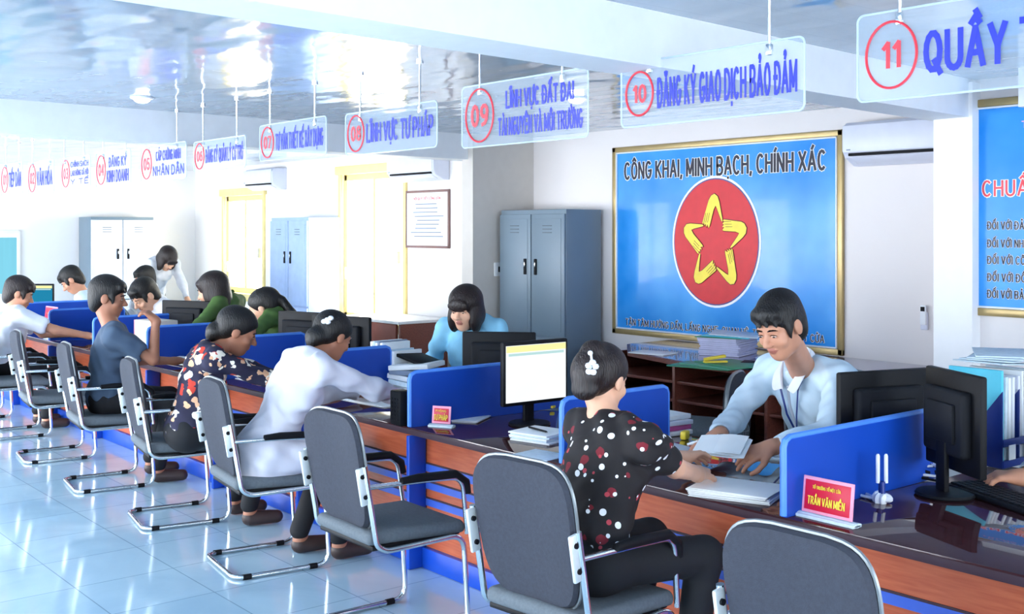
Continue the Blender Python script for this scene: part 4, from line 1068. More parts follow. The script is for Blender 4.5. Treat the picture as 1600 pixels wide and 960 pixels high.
# document bundles near the bob clerk
for i, (px, py, w_, h_, lab) in enumerate([(614, 572, .12, .22, 'upright white binder at the end of the short blue divider'), (632, 578, .12, .17, 'upright pale files next to the white binder'), (664, 572, .26, .15, 'bundle of grey and white papers left of the bob-haired clerk')]):
    p = Py(px, py, 3.82)
    t = thing('paper_bundle', lab, 'papers', (p.x - (.05 if i == 2 else 0), 3.80, CT), .1)
    for k in range(5):
        g = G(); 
        if i < 2: g.box((-w_ / 2 + (k + .5) * w_ / 5, 0, h_ / 2 + .03), (w_ / 5.4, .22, h_ + .06 + random.uniform(-.02, .02)), .003)
        else: g.box((random.uniform(-.01, .01), 0, .02 + k * .034), (w_, .24, .03), .005, rot=(0, .1 * math.sin(k), .1 * k))
        g.build('papers', M[['paper', 'paper_b', 'white', 'ink', 'paper'][k]], t)
p = Py(655, 548, 3.84); t = thing('black_folder', 'black folder on top of the paper bundle beside the bob-haired clerk', 'folder', (p.x, 3.84, CT + .19), .3)
g = G(); g.box((0, 0, .0), (.24, .2, .02), .005, rot=(0, .25, 0)); g.build('cover', M['blackm'], t)
# ------------------------------------------------------------------ people: smooth-blended solids turned into one skin
class Field:
    def __init__(s, lo, hi, h):
        s.h = h; s.lo = np.array(lo, float) - 3 * h
        s.n = np.ceil((np.array(hi, float) + 3 * h - s.lo) / h).astype(int) + 1
        s.d = np.full(s.n, 1.0, np.float32)
    def _sub(s, lo, hi):
        a = np.clip(np.floor((np.array(lo) - s.lo) / s.h).astype(int), 0, s.n - 1)
        b = np.clip(np.ceil((np.array(hi) - s.lo) / s.h).astype(int) + 1, 1, s.n)
        if np.any(b <= a): return None
        ax = [s.lo[i] + s.h * np.arange(a[i], b[i]) for i in range(3)]
        X, Y, Z = np.meshgrid(*ax, indexing='ij')
        return tuple(slice(a[i], b[i]) for i in range(3)), X, Y, Z
    def _join(s, sl, v, k, op):
        d = s.d[sl]
        if op == 'add':
            if k > 0:
                h = np.clip(k - np.abs(d - v), 0, None) / k
                s.d[sl] = np.minimum(d, v) - h * h * k * .25
            else: s.d[sl] = np.minimum(d, v)
        elif op == 'cut':
            v = -v
            h = np.clip(k - np.abs(d - v), 0, None) / max(k, 1e-6)
            s.d[sl] = np.maximum(d, v) + h * h * k * .25
    def cone(s, a, b, ra, rb, k=.02, op='add'):
        a = np.array(a, float); b = np.array(b, float); m = max(ra, rb) + k + 3 * s.h
        r = s._sub(np.minimum(a, b) - m, np.maximum(a, b) + m)
        if r is None: return
        sl, X, Y, Z = r
        ba = b - a; L2 = ba @ ba + 1e-12
        t = np.clip(((X - a[0]) * ba[0] + (Y - a[1]) * ba[1] + (Z - a[2]) * ba[2]) / L2, 0, 1)
        v = np.sqrt((X - a[0] - t * ba[0]) ** 2 + (Y - a[1] - t * ba[1]) ** 2 + (Z - a[2] - t * ba[2]) ** 2) - (ra + (rb - ra) * t)
        s._join(sl, v, k, op)
    def ell(s, c, r, R=None, k=.02, op='add'):
        c = np.array(c, float); r = np.array(r, float); m = r.max() + k + 3 * s.h
        q = s._sub(c - m, c + m)
        if q is None: return
        sl, X, Y, Z = q
        P = np.stack([X - c[0], Y - c[1], Z - c[2]], -1)
        if R is not None: P = P @ R            # columns of R are the local axes
        k0 = np.sqrt(((P / r) ** 2).sum(-1)); k1 = np.sqrt(((P / r ** 2) ** 2).sum(-1))
        v = k0 * (k0 - 1) / np.maximum(k1, 1e-6)
        s._join(sl, v, k, op)
    def folds(s, A):
        ax = [s.lo[i] + s.h * np.arange(s.n[i]) for i in range(3)]
        X = ax[0][:, None, None]; Y = ax[1][None, :, None]; Z = ax[2][None, None, :]
        s.d = s.d + (A * (np.sin(31 * X + 19 * Z + 11 * Y + 2.2 * np.sin(17 * Z + 9 * X)) * np.sin(24 * Y - 15 * Z + 7 * X + 1.3) + .6 * np.sin(52 * Z + 21 * Y + 3 * np.sin(13 * X)) * np.sin(37 * X - 29 * Y))).astype(np.float32)
    def mesh(s, name):
        d = s.d; h = s.h
        S = d < 0
        n = np.array(d.shape) - 1
        cnt = np.zeros(n, np.int8)
        for i in (0, 1):
            for j in (0, 1):
                for k in (0, 1): cnt += S[i:n[0] + i, j:n[1] + j, k:n[2] + k]
        act = np.argwhere((cnt > 0) & (cnt < 8))
        if len(act) == 0: return None
        idx = -np.ones(n, int); idx[act[:, 0], act[:, 1], act[:, 2]] = np.arange(len(act))
        off = np.array([(i, j, k) for i in (0, 1) for j in (0, 1) for k in (0, 1)])
        C = np.stack([d[act[:, 0] + o[0], act[:, 1] + o[1], act[:, 2] + o[2]] for o in off], 1)
        acc = np.zeros((len(act), 3)); w_ = np.zeros(len(act))
        for a in range(8):
            for b in range(a + 1, 8):
                if abs(off[a] - off[b]).sum() != 1: continue
                va, vb = C[:, a], C[:, b]; m = (va < 0) != (vb < 0)
                t = np.where(m, va / np.where(m, va - vb, 1), 0)
                p = off[a] + t[:, None] * (off[b] - off[a])
                acc += np.where(m[:, None], p, 0); w_ += m
        V = s.lo + h * (act + acc / w_[:, None])
        F = []
        for ax in range(3):
            u, v = (ax + 1) % 3, (ax + 2) % 3
            A = [slice(None)] * 3; B = [slice(None)] * 3
            A[ax] = slice(0, -1); B[ax] = slice(1, None)
            sa, sb = S[tuple(A)], S[tuple(B)]
            for flip in (0, 1):
                e = np.argwhere((sa & ~sb) if not flip else (~sa & sb))
                e = e[(e[:, u] > 0) & (e[:, v] > 0) & (e[:, u] < d.shape[u] - 1) & (e[:, v] < d.shape[v] - 1)]
                if len(e) == 0: continue
                q = []
                for du, dv in ((-1, -1), (0, -1), (0, 0), (-1, 0)):
                    c = e.copy(); c[:, u] += du; c[:, v] += dv; q.append(idx[c[:, 0], c[:, 1], c[:, 2]])
                q = np.stack(q, 1)
                if flip: q = q[:, ::-1]
                F.append(q)
        F = np.concatenate(F); F = F[(F >= 0).all(1)]
        me = bpy.data.meshes.new(name)
        me.vertices.add(len(V)); me.vertices.foreach_set('co', V.astype(np.float32).ravel())
        me.loops.add(F.size); me.loops.foreach_set('vertex_index', F.astype(np.int32).ravel())
        me.polygons.add(len(F)); me.polygons.foreach_set('loop_start', np.arange(0, F.size, 4, dtype=np.int32)); me.polygons.foreach_set('loop_total', np.full(len(F), 4, np.int32))
        me.polygons.foreach_set('use_smooth', np.ones(len(F), bool))
        me.update(); me.validate()
        return me, V, F
def npv(v): return np.array([v[0], v[1], v[2]], float)
def frame(fwd, up=(0, 0, 1)):
    """columns: right, forward, up"""
    f = npv(fwd); f /= np.linalg.norm(f)
    u = npv(up); r = np.cross(f, u); r /= np.linalg.norm(r); u = np.cross(r, f)
    return np.stack([r, f, u], 1)
def ik(a, b, la, lb, pole):
    a = npv(a); b = npv(b); pole = npv(pole)
    d = b - a; L = np.linalg.norm(d); Lm = (la + lb) * .995
    if L > Lm: la, lb = la * L / Lm, lb * L / Lm
    x = (la * la - lb * lb + L * L) / (2 * L); h = math.sqrt(max(la * la - x * x, 0))
    u = d / L; p = pole - u * (pole @ u); p /= np.linalg.norm(p)
    return a + u * x + p * h
class Person:
    """everything in world coordinates; joints given or solved"""
    def __init__(s, name_label, loc, yaw, height=.95, lean=.1, side=0., head=None, head_yaw=0., head_pitch=.2, head_roll=0., hands=None, elbows=None, skin='skin', shirt='shirt_w', sleeve='long', pants='pants', hair='short', hairm='hair', female=True, sc=1., res=.006, legs=True, feet=None, hem=0, extra=None, pelvis_z=.53, hand_dir=None, curl=.5, collar=None, hs=1., standing=False, chest=1.):
        s.t = thing('person', name_label, 'person', (loc[0], loc[1], 0))
        s.res = res; s.female = female; s.org = np.array([loc[0], loc[1], 0.])
        fy = np.array([math.sin(yaw), math.cos(yaw), 0.])      # forward; yaw 0 faces the back wall
        rt = np.array([fy[1], -fy[0], 0.])
        up = np.array([0, 0, 1.])
        s.fy, s.rt = fy, rt
        sp = up * math.cos(lean) + fy * math.sin(lean) ; sp = sp * math.cos(side) + rt * math.sin(side)
        cf = np.cross(sp, rt) * -1; cf = fy * math.cos(lean) - up * math.sin(lean)
        pel = np.array([loc[0], loc[1], pelvis_z])
        k = sc
        chestc = pel + sp * .30 * k + cf * -.01
        neckb = pel + sp * .475 * k
        sw = (.165 if female else .19) * k
        shR = pel + sp * .425 * k + rt * sw; shL = pel + sp * .425 * k - rt * sw
        if head is None: headc = pel + sp * .60 * k + fy * .03
        else: headc = npv(head)
        hy = yaw + head_yaw
        hf = np.array([math.sin(hy) * math.cos(head_pitch), math.cos(hy) * math.cos(head_pitch), -math.sin(head_pitch)])
        hr = np.array([math.cos(hy), -math.sin(hy), 0.]) * math.cos(head_roll) + np.array([0, 0, 1.]) * math.sin(head_roll)
        hu = np.cross(hr, hf); R = np.stack([hr, hf, hu], 1)
        s.R, s.hc, s.hs = R, headc, hs
        H = lambda x, y, z: headc + R @ (np.array([x, y, z]) * hs)
        s.H = H
        wr = {}
        el = {}
        for sd, sh in (('R', shR), ('L', shL)):
            sgn = 1 if sd == 'R' else -1
            tgt = npv(hands[sd]) if hands and sd in hands else pel + fy * .3 + rt * .1 * sgn + up * .1
            pole = npv(elbows[sd]) if elbows and sd in elbows else rt * sgn * .6 - up * 1.0 - fy * .2
            el[sd] = ik(sh, tgt, .29 * k, .26 * k, pole); wr[sd] = tgt
        s.wr, s.el = wr, el
        pts = [pel, neckb, headc, *el.values(), *wr.values(), shR, shL]
        kneeR = kneeL = None
        if legs:
            if standing:
                hipR, hipL = pel + rt * .09, pel - rt * .09
                kneeR, kneeL = hipR + fy * .03 - up * pelvis_z * .48, hipL + fy * .02 - up * pelvis_z * .48
                ankR, ankL = np.array([*(kneeR[:2]), .07]), np.array([*(kneeL[:2]), .07])
            else:
                hipR, hipL = pel + rt * .09, pel - rt * .09
                kneeR, kneeL = hipR + fy * .40 + rt * .05 - up * .03, hipL + fy * .40 - rt * .05 - up * .03
                ff = feet or {}
                ankR = npv(ff['R']) if 'R' in ff else kneeR - fy * .08 - up * (kneeR[2] - .08)
                ankL = npv(ff['L']) if 'L' in ff else kneeL - fy * .12 - up * (kneeL[2] - .08)
            pts += [kneeR, kneeL, ankR, ankL]
        P = np.array(pts); lo = P.min(0) - .22; hi = P.max(0) + .22
        lo[2] = max(lo[2], 0.0)
        # ---- skin
        F = Field(lo, hi, res)
        def torso(F, inf, k_=.05, upper=True):
            F.ell(pel + sp * .02, (.165 + inf, .115 + inf, .13 + inf), np.stack([rt, cf, sp], 1), k_)
            F.ell(pel + sp * .17, ((.125 if female else .14) + inf, .095 + inf, .16 + inf), np.stack([rt, cf, sp], 1), k_)
            F.ell(chestc, (((.145 if female else .165) + inf) * chest, .105 + inf, .17 + inf), np.stack([rt, cf, sp], 1), k_)
            F.cone(shL + sp * -.005, shR + sp * -.005, .05 + inf, .05 + inf, k_)
            if female:
                for q in (1, -1): F.ell(chestc + cf * .075 + rt * .06 * q + sp * .01, (.055 + inf, .05 + inf, .055 + inf), None, .04)
            F.cone(shL * .5 + neckb * .5 - cf * .01, shR * .5 + neckb * .5 - cf * .01, .045 + inf, .045 + inf, .05)
        torso(F, 0)
        # neck and head
        F.cone(neckb - sp * .04, H(0, -.02, -.07), .050 if female else .058, .044 if female else .052, .03)
        F.ell(H(0, -.012, .035), np.array((.071, .094, .087)) * hs, R, .02)        # cranium
        F.ell(H(0, .022, -.03), np.array((.057, .068, .082)) * hs, R, .03)         # face
        F.ell(H(0, .045, -.090), np.array((.032, .034, .030)) * hs, R, .03)          # chin
        F.ell(H(0, .070, .018), np.array((.05, .016, .012)) * hs, R, .015)         # brow
        for q in (1, -1):
            F.ell(H(.03 * q, .088, -.002), np.array((.017, .012, .010)) * hs, R, .008, 'cut')
            F.ell(H(.030 * q, .074, .0), np.array((.015, .012, .011)) * hs, R, .004)
            F.ell(H(.038 * q, .060, -.032), np.array((.022, .02, .02)) * hs, R, .02)
            F.ell(H(.073 * q, -.008, -.008), np.array((.010, .022, .032)) * hs, R, .006)
        F.cone(H(0, .086, .004), H(0, .108, -.030), .007 * hs, .011 * hs, .008)
        for q in (1, -1): F.ell(H(.010 * q, .098, -.035), np.array((.008, .01, .007)) * hs, R, .006)
        F.ell(H(0, .084, -.057), np.array((.022, .010, .006)) * hs, R, .005)
        F.ell(H(0, .080, -.067), np.array((.019, .011, .007)) * hs, R, .005)
        # arms
        ar = .043 if female else .048
        for sd, sh in (('R', shR), ('L', shL)):
            F.cone(sh, el[sd], ar * k, .037 * k, .03)
            F.cone(el[sd], wr[sd], .038 * k, .026 * k, .015)
            s.hand(F, sd, el[sd], wr[sd], (hand_dir or {}).get(sd), curl if not isinstance(curl, dict) else curl[sd], k)
        if legs:
            for hp, kn, an in ((hipR, kneeR, ankR), (hipL, kneeL, ankL)):
                F.cone(hp, kn, .075, .052, .03); F.cone(kn, an, .05, .034, .02)
                toe = an + fy * .15; toe[2] = .035
                F.cone(an - up * .03, toe, .036, .026, .02)
        me, V, Q = F.mesh('body')
        me.vertices.foreach_set('co', (V - s.org).astype(np.float32).ravel())
        me.materials.append(M[skin]); me.materials.append(M['lip'])
        cen = V[Q].mean(1)
        loc_ = (cen - headc) @ R / hs
        lips = (np.abs(loc_[:, 0]) < .022 - np.abs(loc_[:, 2] + .062) * .8) & (loc_[:, 2] > -.072) & (loc_[:, 2] < -.050) & (loc_[:, 1] > .07)
        mi = np.zeros(len(Q), np.int32); mi[lips] = 1
        me.polygons.foreach_set('material_index', mi)
        s.body = link('body', me, s.t)
        # ---- shirt
        inf = .012 if female else .016
        F = Field(lo, hi, res)
        torso(F, inf)
        if standing or hem: F.cone(pel, pel - up * hem - fy * .01, .155, .17, .05)
        if hem and legs and not standing:
            for hp, kn in ((hipR, kneeR), (hipL, kneeL)): F.cone(hp, hp + (kn - hp) * .45, .098, .092, .05)
        for sd, sh in (('R', shR), ('L', shL)):
            if sleeve == 'long':
                F.cone(sh, el[sd], (ar + inf) * k, (.037 + inf) * k, .04)
                e2 = wr[sd] + (el[sd] - wr[sd]) * .10
                F.cone(el[sd], e2, (.038 + inf) * k, (.029 + inf * .7) * k, .02)
                dd = (wr[sd] - el[sd]); dd /= np.linalg.norm(dd)
                F.ell(e2 + dd * .020, (.036, .036, .036), None, .003, 'cut')
            else:
                e1 = sh + (el[sd] - sh) * .58
                F.cone(sh, e1, (ar + inf + .003) * k, (ar + inf + .010) * k, .04)
                dd = (el[sd] - sh); dd /= np.linalg.norm(dd)
                F.ell(e1 + dd * .065, (.058, .058, .058), None, .004, 'cut')
        # neck opening
        F.cone(neckb + cf * .10 + sp * .02, neckb + cf * .135 - sp * .11, .045, .012, .01, 'cut') if collar else None
        F.ell(neckb + sp * .045 + cf * .035, (.058, .065, .06), np.stack([rt, cf, sp], 1), .01, 'cut')
        F.folds(.0075)
        me, V, Q = F.mesh('shirt'); me.vertices.foreach_set('co', (V - s.org).astype(np.float32).ravel())
        me.materials.append(M[shirt]); s.shirt = link('shirt' if not hem else 'tunic', me, s.t)
        # ---- trousers
        if legs and pants:
            F = Field(lo, hi, res)
            F.ell(pel - sp * .01, (.172, .128, .12), np.stack([rt, cf, sp], 1), .04)
            for hp, kn, an in ((hipR, kneeR, ankR), (hipL, kneeL, ankL)):
                F.cone(hp, kn, .088, .064, .04); F.cone(kn, an + up * .04, .062, .05, .03)
            me, V, Q = F.mesh('trousers'); me.vertices.foreach_set('co', (V - s.org).astype(np.float32).ravel())
            me.materials.append(M[pants]); link('trousers', me, s.t)
            for an in (ankR, ankL):
                F = Field(an - .2, an + .22, .006)
                toe = an + fy * .15; toe[2] = .04
                F.cone(np.array([an[0], an[1], .045]), toe, .043, .036, .01)
                F.ell(np.array([(an[0] + toe[0]) / 2, (an[1] + toe[1]) / 2, -.05]), (.3, .3, .055), None, .0, 'cut')
                me, V, Q = F.mesh('shoe'); me.vertices.foreach_set('co', (V - s.org).astype(np.float32).ravel())
                me.materials.append(M['shoe']); link('shoe', me, s.t)
        # ---- eyes and brows
        for q in (1, -1):
            g = G(); c = H(.030 * q, .0835, -.003) - s.org
            g.ball(c, (.0125 * hs, .004 * hs, .0028 * hs), 12, rot=Matrix(R.tolist()).to_4x4())
            g.ball(H(.030 * q, .0862, -.004) - s.org, (.0062 * hs, .003 * hs, .0032 * hs), 10, mi=1, rot=Matrix(R.tolist()).to_4x4())
            g.tube([H(x * q, y, z) - s.org for x, y, z in ((.016, .087, .001), (.024, .0885, .005), (.034, .0865, .004), (.043, .081, -.001))], [.0012, .002, .002, .0012], 6, mi=1)
            g.build('eye', [M['eyew'], M['iris']], s.t)
            g = G(); g.tube([H(x * q, y, z) - s.org for x, y, z in ((.012, .0885, .019), (.024, .0915, .024), (.036, .086, .023), (.048, .074, .017))], [.0022, .004, .0038, .0018], 6); g.build('eyebrow', M['iris'], s.t)
        s.hair(hair, hairm)
        if collar: s.collar(collar, neckb, sp, cf, rt, shirt)
        s.neckb, s.sp, s.cf, s.chest, s.pel = neckb, sp, cf, chestc, pel
    def hand(s, F, sd, el, wr, hd, curl, k):
        d = wr - el; d /= np.linalg.norm(d)
        if hd is not None:
            d = npv(hd[0]); d /= np.linalg.norm(d); n = npv(hd[1])
        else: n = np.array([0, 0, -1.])
        n = n - d * (n @ d); n /= np.linalg.norm(n)
        t = np.cross(n, d) * (1 if sd == 'R' else -1)       # towards the thumb
        # for a palm facing down and fingers forward the right thumb points left
        t = -np.cross(d, n) * (1 if sd == 'R' else -1) if False else t
        kk = k * 1.0
        F.cone(wr - d * .01, wr + d * .03, .026 * kk, .026 * kk, .02)
        lens = [.066, .074, .069, .054]
        for i in range(4):
            o = (.030 - .020 * i)
            a = wr + d * .02 + t * o * .6
            kn = wr + (d * (.082 - .004 * abs(i - 1)) + t * o) * kk
            F.cone(a, kn, .014 * kk, .0115 * kk, .016)
            p = kn; ang = 0
            for j, fr in enumerate((.45, .32, .23)):
                ang += curl * (.75, .8, .5)[j]
                dd = d * math.cos(ang) + n * math.sin(ang) + t * (.06 * (1.5 - i))
                q = p + dd * lens[i] * fr * kk
                F.cone(p, q, (.0098 - .001 * j) * kk, (.0092 - .001 * j) * kk, .003)
                p = q
        a = wr + (d * .02 + t * .022) * kk; b = wr + (d * .055 + t * .052 + n * .012) * kk; c = b + (d * .03 + t * .010 + n * .014) * kk
        c2 = c + (d * .024 - t * .004 + n * .01) * kk
        F.cone(a, b, .014 * kk, .0115 * kk, .012); F.cone(b, c, .0108 * kk, .0098 * kk, .004); F.cone(c, c2, .0098 * kk, .0082 * kk, .003)
    def hair(s, style, m):
        H, R, hs = s.H, s.R, s.hs
        c = s.hc; F = Field(c - .30, c + .26, min(s.res, .006))
        A = np.array
        e = lambda x, y, z, r, k=.02, op='add': F.ell(H(x, y, z), A(r) * hs, R, k, op)
        if style == 'short':
            e(0, -.016, .047, (.080, .106, .090)); e(0, -.05, .0, (.075, .066, .075)); e(0, -.060, -.045, (.062, .045, .055))
            e(0, .088, -.045, (.084, .085, .090), .012, 'cut')
            e(0, .055, -.12, (.10, .080, .10), .01, 'cut')
            for q in (1, -1): e(.068 * q, .030, .0, (.012, .020, .04), .01)
            for q in (1, -1): e(.085 * q, .008, -.035, (.03, .034, .040), .008, 'cut')
            e(0, .062, .078, (.062, .03, .026), .02); F.cone(H(.05, .066, .06), H(.012, .094, .040), .014, .006, .012); F.cone(H(.0, .085, .07), H(-.022, .095, .042), .014, .005, .012); F.cone(H(-.04, .075, .06), H(-.052, .080, .036), .013, .005, .012)
        elif style == 'bob':
            e(0, -.018, .04, (.094, .112, .092)); e(0, -.03, -.04, (.098, .095, .10), .03)
            for q in (1, -1): e(.068 * q, .02, -.06, (.028, .052, .075), .02)
            e(0, .115, -.070, (.050, .075, .078), .010, 'cut')
            e(0, .02, -.20, (.10, .12, .062), .01, 'cut')
            e(0, .088, .035, (.062, .016, .034), .012)
        elif style == 'long_back':
            e(0, -.018, .04, (.090, .108, .090)); e(0, -.05, -.04, (.085, .07, .10), .03)
            for q in (1, -1): e(.066 * q, -.005, -.03, (.022, .045, .075), .02)
            e(0, .10, -.055, (.060, .075, .085), .010, 'cut'); e(0, .07, .06, (.06, .025, .03), .015)
            e(0, -.075, -.10, (.06, .035, .08), .02)
        elif style in ('bun', 'ponytail', 'low_bun'):
            e(0, -.020, .040, (.086, .108, .088)); e(0, -.06, -.005, (.07, .05, .07), .03)
            e(0, .085, -.05, (.088, .085, .098), .012, 'cut'); e(0, .05, -.11, (.10, .085, .10), .01, 'cut')
            for q in (1, -1): e(.088 * q, .015, -.04, (.03, .035, .042), .006, 'cut')
            if style == 'bun': e(0, -.108, .01, (.064, .046, .078), .014); e(.005, -.095, .080, (.048, .040, .040), .012); e(.0, -.105, -.055, (.052, .035, .04), .012)
            if style == 'low_bun': e(0, -.105, -.045, (.055, .048, .05), .02); F.cone(H(0, -.11, -.08), H(.0, -.10, -.13), .03, .012, .02)
            if style == 'ponytail':
                e(0, -.115, .01, (.032, .032, .032), .02); F.cone(H(0, -.13, .0), H(0, -.16, -.10), .034, .038, .02); F.cone(H(0, -.16, -.10), H(0, -.13, -.20), .036, .012, .02)
        me, V, Q = F.mesh('hair'); me.vertices.foreach_set('co', (V - s.org).astype(np.float32).ravel())
        me.materials.append(M[m]); s.hair_o = link('hair', me, s.t)
    def collar(s, m, neckb, sp, cf, rt, shirt):
        o = s.org
        for q in (1, -1):
            P = lambda a, b, c: Vector(neckb + rt * a * q + sp * b + cf * c - o)
            top = [P(0, .030, -.062), P(.040, .030, -.045), P(.060, .018, -.005), (P(.052, -.01, .045)), P(.030, -.045, .090), P(.010, -.085, .122)]
            out = [P(0, -.005, -.082), P(.055, -.008, -.065), P(.088, -.014, -.005), (P(.092, -.035, .055)), P(.085, -.075, .110), P(.062, -.115, .142)]
            inn = [P(0, -.02, -.066), P(.040, -.02, -.048), P(.062, -.03, -.004), P(.056, -.05, .050), P(.032, -.08, .095), P(.012, -.11, .120)]
            g = G(); A_ = [g.bm.verts.new(p) for p in top]; B_ = [g.bm.verts.new(p) for p in out]; C_ = [g.bm.verts.new(p) for p in inn]
            for i in range(5):
                g.bm.faces.new((A_[i], A_[i + 1], B_[i + 1], B_[i])); g.bm.faces.new((C_[i], C_[i + 1], A_[i + 1], A_[i]))
            for v in g.bm.verts: v.co += Vector(sp * .040 + cf * .012)
            ob = g.build('collar', M[m], s.t)
            md = ob.modifiers.new('s', 'SOLIDIFY'); md.thickness = .005; md.offset = 0
            md = ob.modifiers.new('u', 'SUBSURF'); md.levels = 2; md.render_levels = 2
# ------------------------------------------------------------------ the people
UP = (0, 0, 1)
# woman in the polka dot blouse
pd = Person('person in a black polka dot blouse with a white hair clip, seated', (-2.71, 2.55), .10, lean=.28, side=.0,
    head=(-2.77, 2.69, 1.14), head_yaw=-.32, head_pitch=.28, hands={'R': (-2.72, 3.12, .76), 'L': (-2.86, 3.20, .785)}, elbows={'R': (.25, .2, -1), 'L': (-.5, .2, -1)},
    skin='skin_l', shirt='dots', sleeve='short', hair='bun', hairm='hair_b', res=.0055, sc=.96, hs=.97, hand_dir={'R': ((-.55, .8, .05), (-.3, 0, -1)), 'L': ((-.1, 1, .0), (.6, 0, -1))}, curl=.45, pelvis_z=.57)
# hair clip
g = G(); H = pd.H
def hp(x, y, z): return Vector(H(x, y, z) - pd.org)
for k in range(5):
    a = 2 * PI * k / 5 + .3
    g.ball(hp(.045 + .015 * math.cos(a), -.150, .015 + .018 * math.sin(a)), (.014, .010, .011), 8)
g.ball(hp(.045, -.160, .015), .007, 8, mi=1); g.tube([hp(.045, -.152, .03), hp(.035, -.15, .055), hp(.028, -.142, .07)], .004, 6); g.ball(hp(.028, -.148, .065), .009, 8)
g.build('hair_clip', [M['white'], M['bracket']], pd.t)
# clerk in the light blue shirt
mn = Person('person in a light blue shirt with a dark lanyard, leaning over the counter', (-2.95, 4.28), PI + .12, lean=.42, side=-.03,
    head=(-2.80, 3.71, 1.265), head_yaw=-.12, head_pitch=.42, head_roll=-.06, hands={'R': (-3.04, 3.62, .80), 'L': (-2.735, 3.57, .80)}, elbows={'R': (-.7, .4, -.6), 'L': (.8, .5, -.6)},
    skin='skin', shirt='shirt_lb', sleeve='long', hair='short', hairm='hair', female=False, res=.005, sc=1.08, hs=1.08, hand_dir={'R': ((-.35, -.8, -.25), (.3, 0, -1)), 'L': ((-.45, -.75, -.25), (-.5, .1, -1))}, curl=.45, collar='shirt_w', pelvis_z=.60)
def on(p, a, b, c): return Vector(p.neckb + p.rt * a + p.sp * b + p.cf * c - p.org)
g = G()
g.tube([on(mn, .065, .02, .0), on(mn, .055, -.06, .105), on(mn, .03, -.18, .135), on(mn, .0, -.27, .14)], .0055, 6, flat=.5)
g.tube([on(mn, -.065, .02, .0), on(mn, -.05, -.06, .105), on(mn, -.025, -.18, .135), on(mn, .0, -.27, .14)], .0055, 6, flat=.5)
g.build('lanyard', M['navy'], mn.t)
g = G(); g.tube([on(mn, .0, -.05, .112), on(mn, .0, -.14, .132), on(mn, 0, -.28, .132)], .009, 6, flat=.4); g.build('button_placket', M['shirt_w'], mn.t)
# pen and slips handed across
w_ = mn.wr['R']
g = G(); g.cyl((-.075, .0, .0), (.065, .0, .0), .0065, n=10, mi=0); g.cyl((.065, 0, 0), (.085, 0, 0), .0065, .002, 10, mi=1); g.cyl((-.02, 0, 0), (-.0, 0, 0), .0072, n=10, mi=1)
o = g.build('ballpoint_pen', [M['white'], M['dgrey']], None, loc=(w_[0] - .02, w_[1] - .07, w_[2] - .015), rot=(0, -.35, .45)); tag(o, 'white pen held in the right hand of the leaning clerk', 'pen')
p = Py(1125, 712, 3.42)
g = G()
for k in range(3): g.grid(6, 5, lambda u, v: Vector(((u - .5) * .20 + .008 * k, (v - .5) * .15 - .006 * k, .002 * k + .012 * math.sin(u * 3 + k) + .01 * v)), .0015)
o = g.build('paper_slip', M['paper'], None, loc=(p.x, p.y, .80), rot=(.25, -.1, .4)); tag(o, 'small white slips held between the clerk and the polka dot woman', 'paper')
# bob-haired clerk
bw = Person('person in a sky blue blouse with a dark bob haircut behind the counter', (-5.56, 4.27), PI - .45, lean=.05, head=(-5.46, 4.13, 1.175), head_yaw=.0, head_pitch=.22,
    hands={'R': (-5.62, 3.98, .74), 'L': (-5.30, 3.98, .74)}, skin='skin_l', shirt='blouse', hair='bob', hairm='hair_b', res=.007, sc=1.06, hs=1.10, collar='blouse', pelvis_z=.59)
# visitor in the pale shirt
wv = Person('person in a long pale shirt with a white hair clip, leaning onto the counter', (-5.05, 2.58), .15, lean=.44, side=.10, head=(-5.04, 2.96, 1.105), head_yaw=-.32, head_pitch=.45, head_roll=.0,
    hands={'R': (-4.97, 3.38, .75), 'L': (-5.35, 3.3, .75)}, elbows={'R': (.9, .2, -.5), 'L': (-.6, .2, -1)}, skin='skin_d', shirt='shirt_lav', hair='low_bun', hairm='hair', res=.006, sc=1.12, hs=1.02, pelvis_z=.55, chest=1.25, hem=.02, feet={'R': (-4.88, 2.90, .08), 'L': (-5.10, 2.80, .08)})
g = G()
for dx_, dy_, dz_ in ((0, 0, 0), (.014, .006, .012), (-.012, -.006, -.012), (.008, .002, -.010)):
    g.ball(wv.H(.052 + dx_, -.112 + dy_, .045 + dz_) - wv.org, (.018, .014, .013), 10)
g.build('hair_clip', M['white'], wv.t)
# woman in the floral blouse
fw = Person('person in a floral blouse with dark tied hair, writing at the counter', (-5.98, 2.58), .30, lean=.28, side=.05, head=(-5.93, 2.86, 1.075), head_yaw=.12, head_pitch=.42,
    hands={'R': (-5.63, 3.22, .76), 'L': (-5.80, 3.30, .75)}, elbows={'R': (.5, .2, -1), 'L': (-.6, .2, -1)}, skin='skin_d', shirt='floral', hair='low_bun', hairm='hair', res=.007, sc=.98, hs=1.1, pelvis_z=.54)
q = fw.wr['R']
g = G(); g.cyl((0, 0, 0), (.01, -.03, .13), .0045, n=8); o = g.build('ballpoint_pen', M['blackm'], None, loc=(q[0] - .01, q[1] + .08, q[2] - .01)); tag(o, 'dark pen in the hand of the person in the floral blouse', 'pen')
# man in slate grey
gm = Person('person in a slate grey shirt resting chin on hand at the counter', (-7.36, 2.62), .35, lean=.12, head=(-7.44, 2.66, 1.205), head_yaw=.15, head_pitch=.15,
    hands={'R': (-7.13, 2.86, 1.06), 'L': (-7.5, 3.15, .74)}, elbows={'R': (.3, .6, -1), 'L': (-.6, .2, -1)}, skin='skin_d', shirt='shirt_g', sleeve='short', hair='short', female=False, res=.007, sc=.98, hs=1.12, pelvis_z=.55, hand_dir={'R': ((-.4, -.5, .6), (-.6, -.6, 0)), 'L': ((0, 1, 0), (0, 0, -1))}, curl=.9)
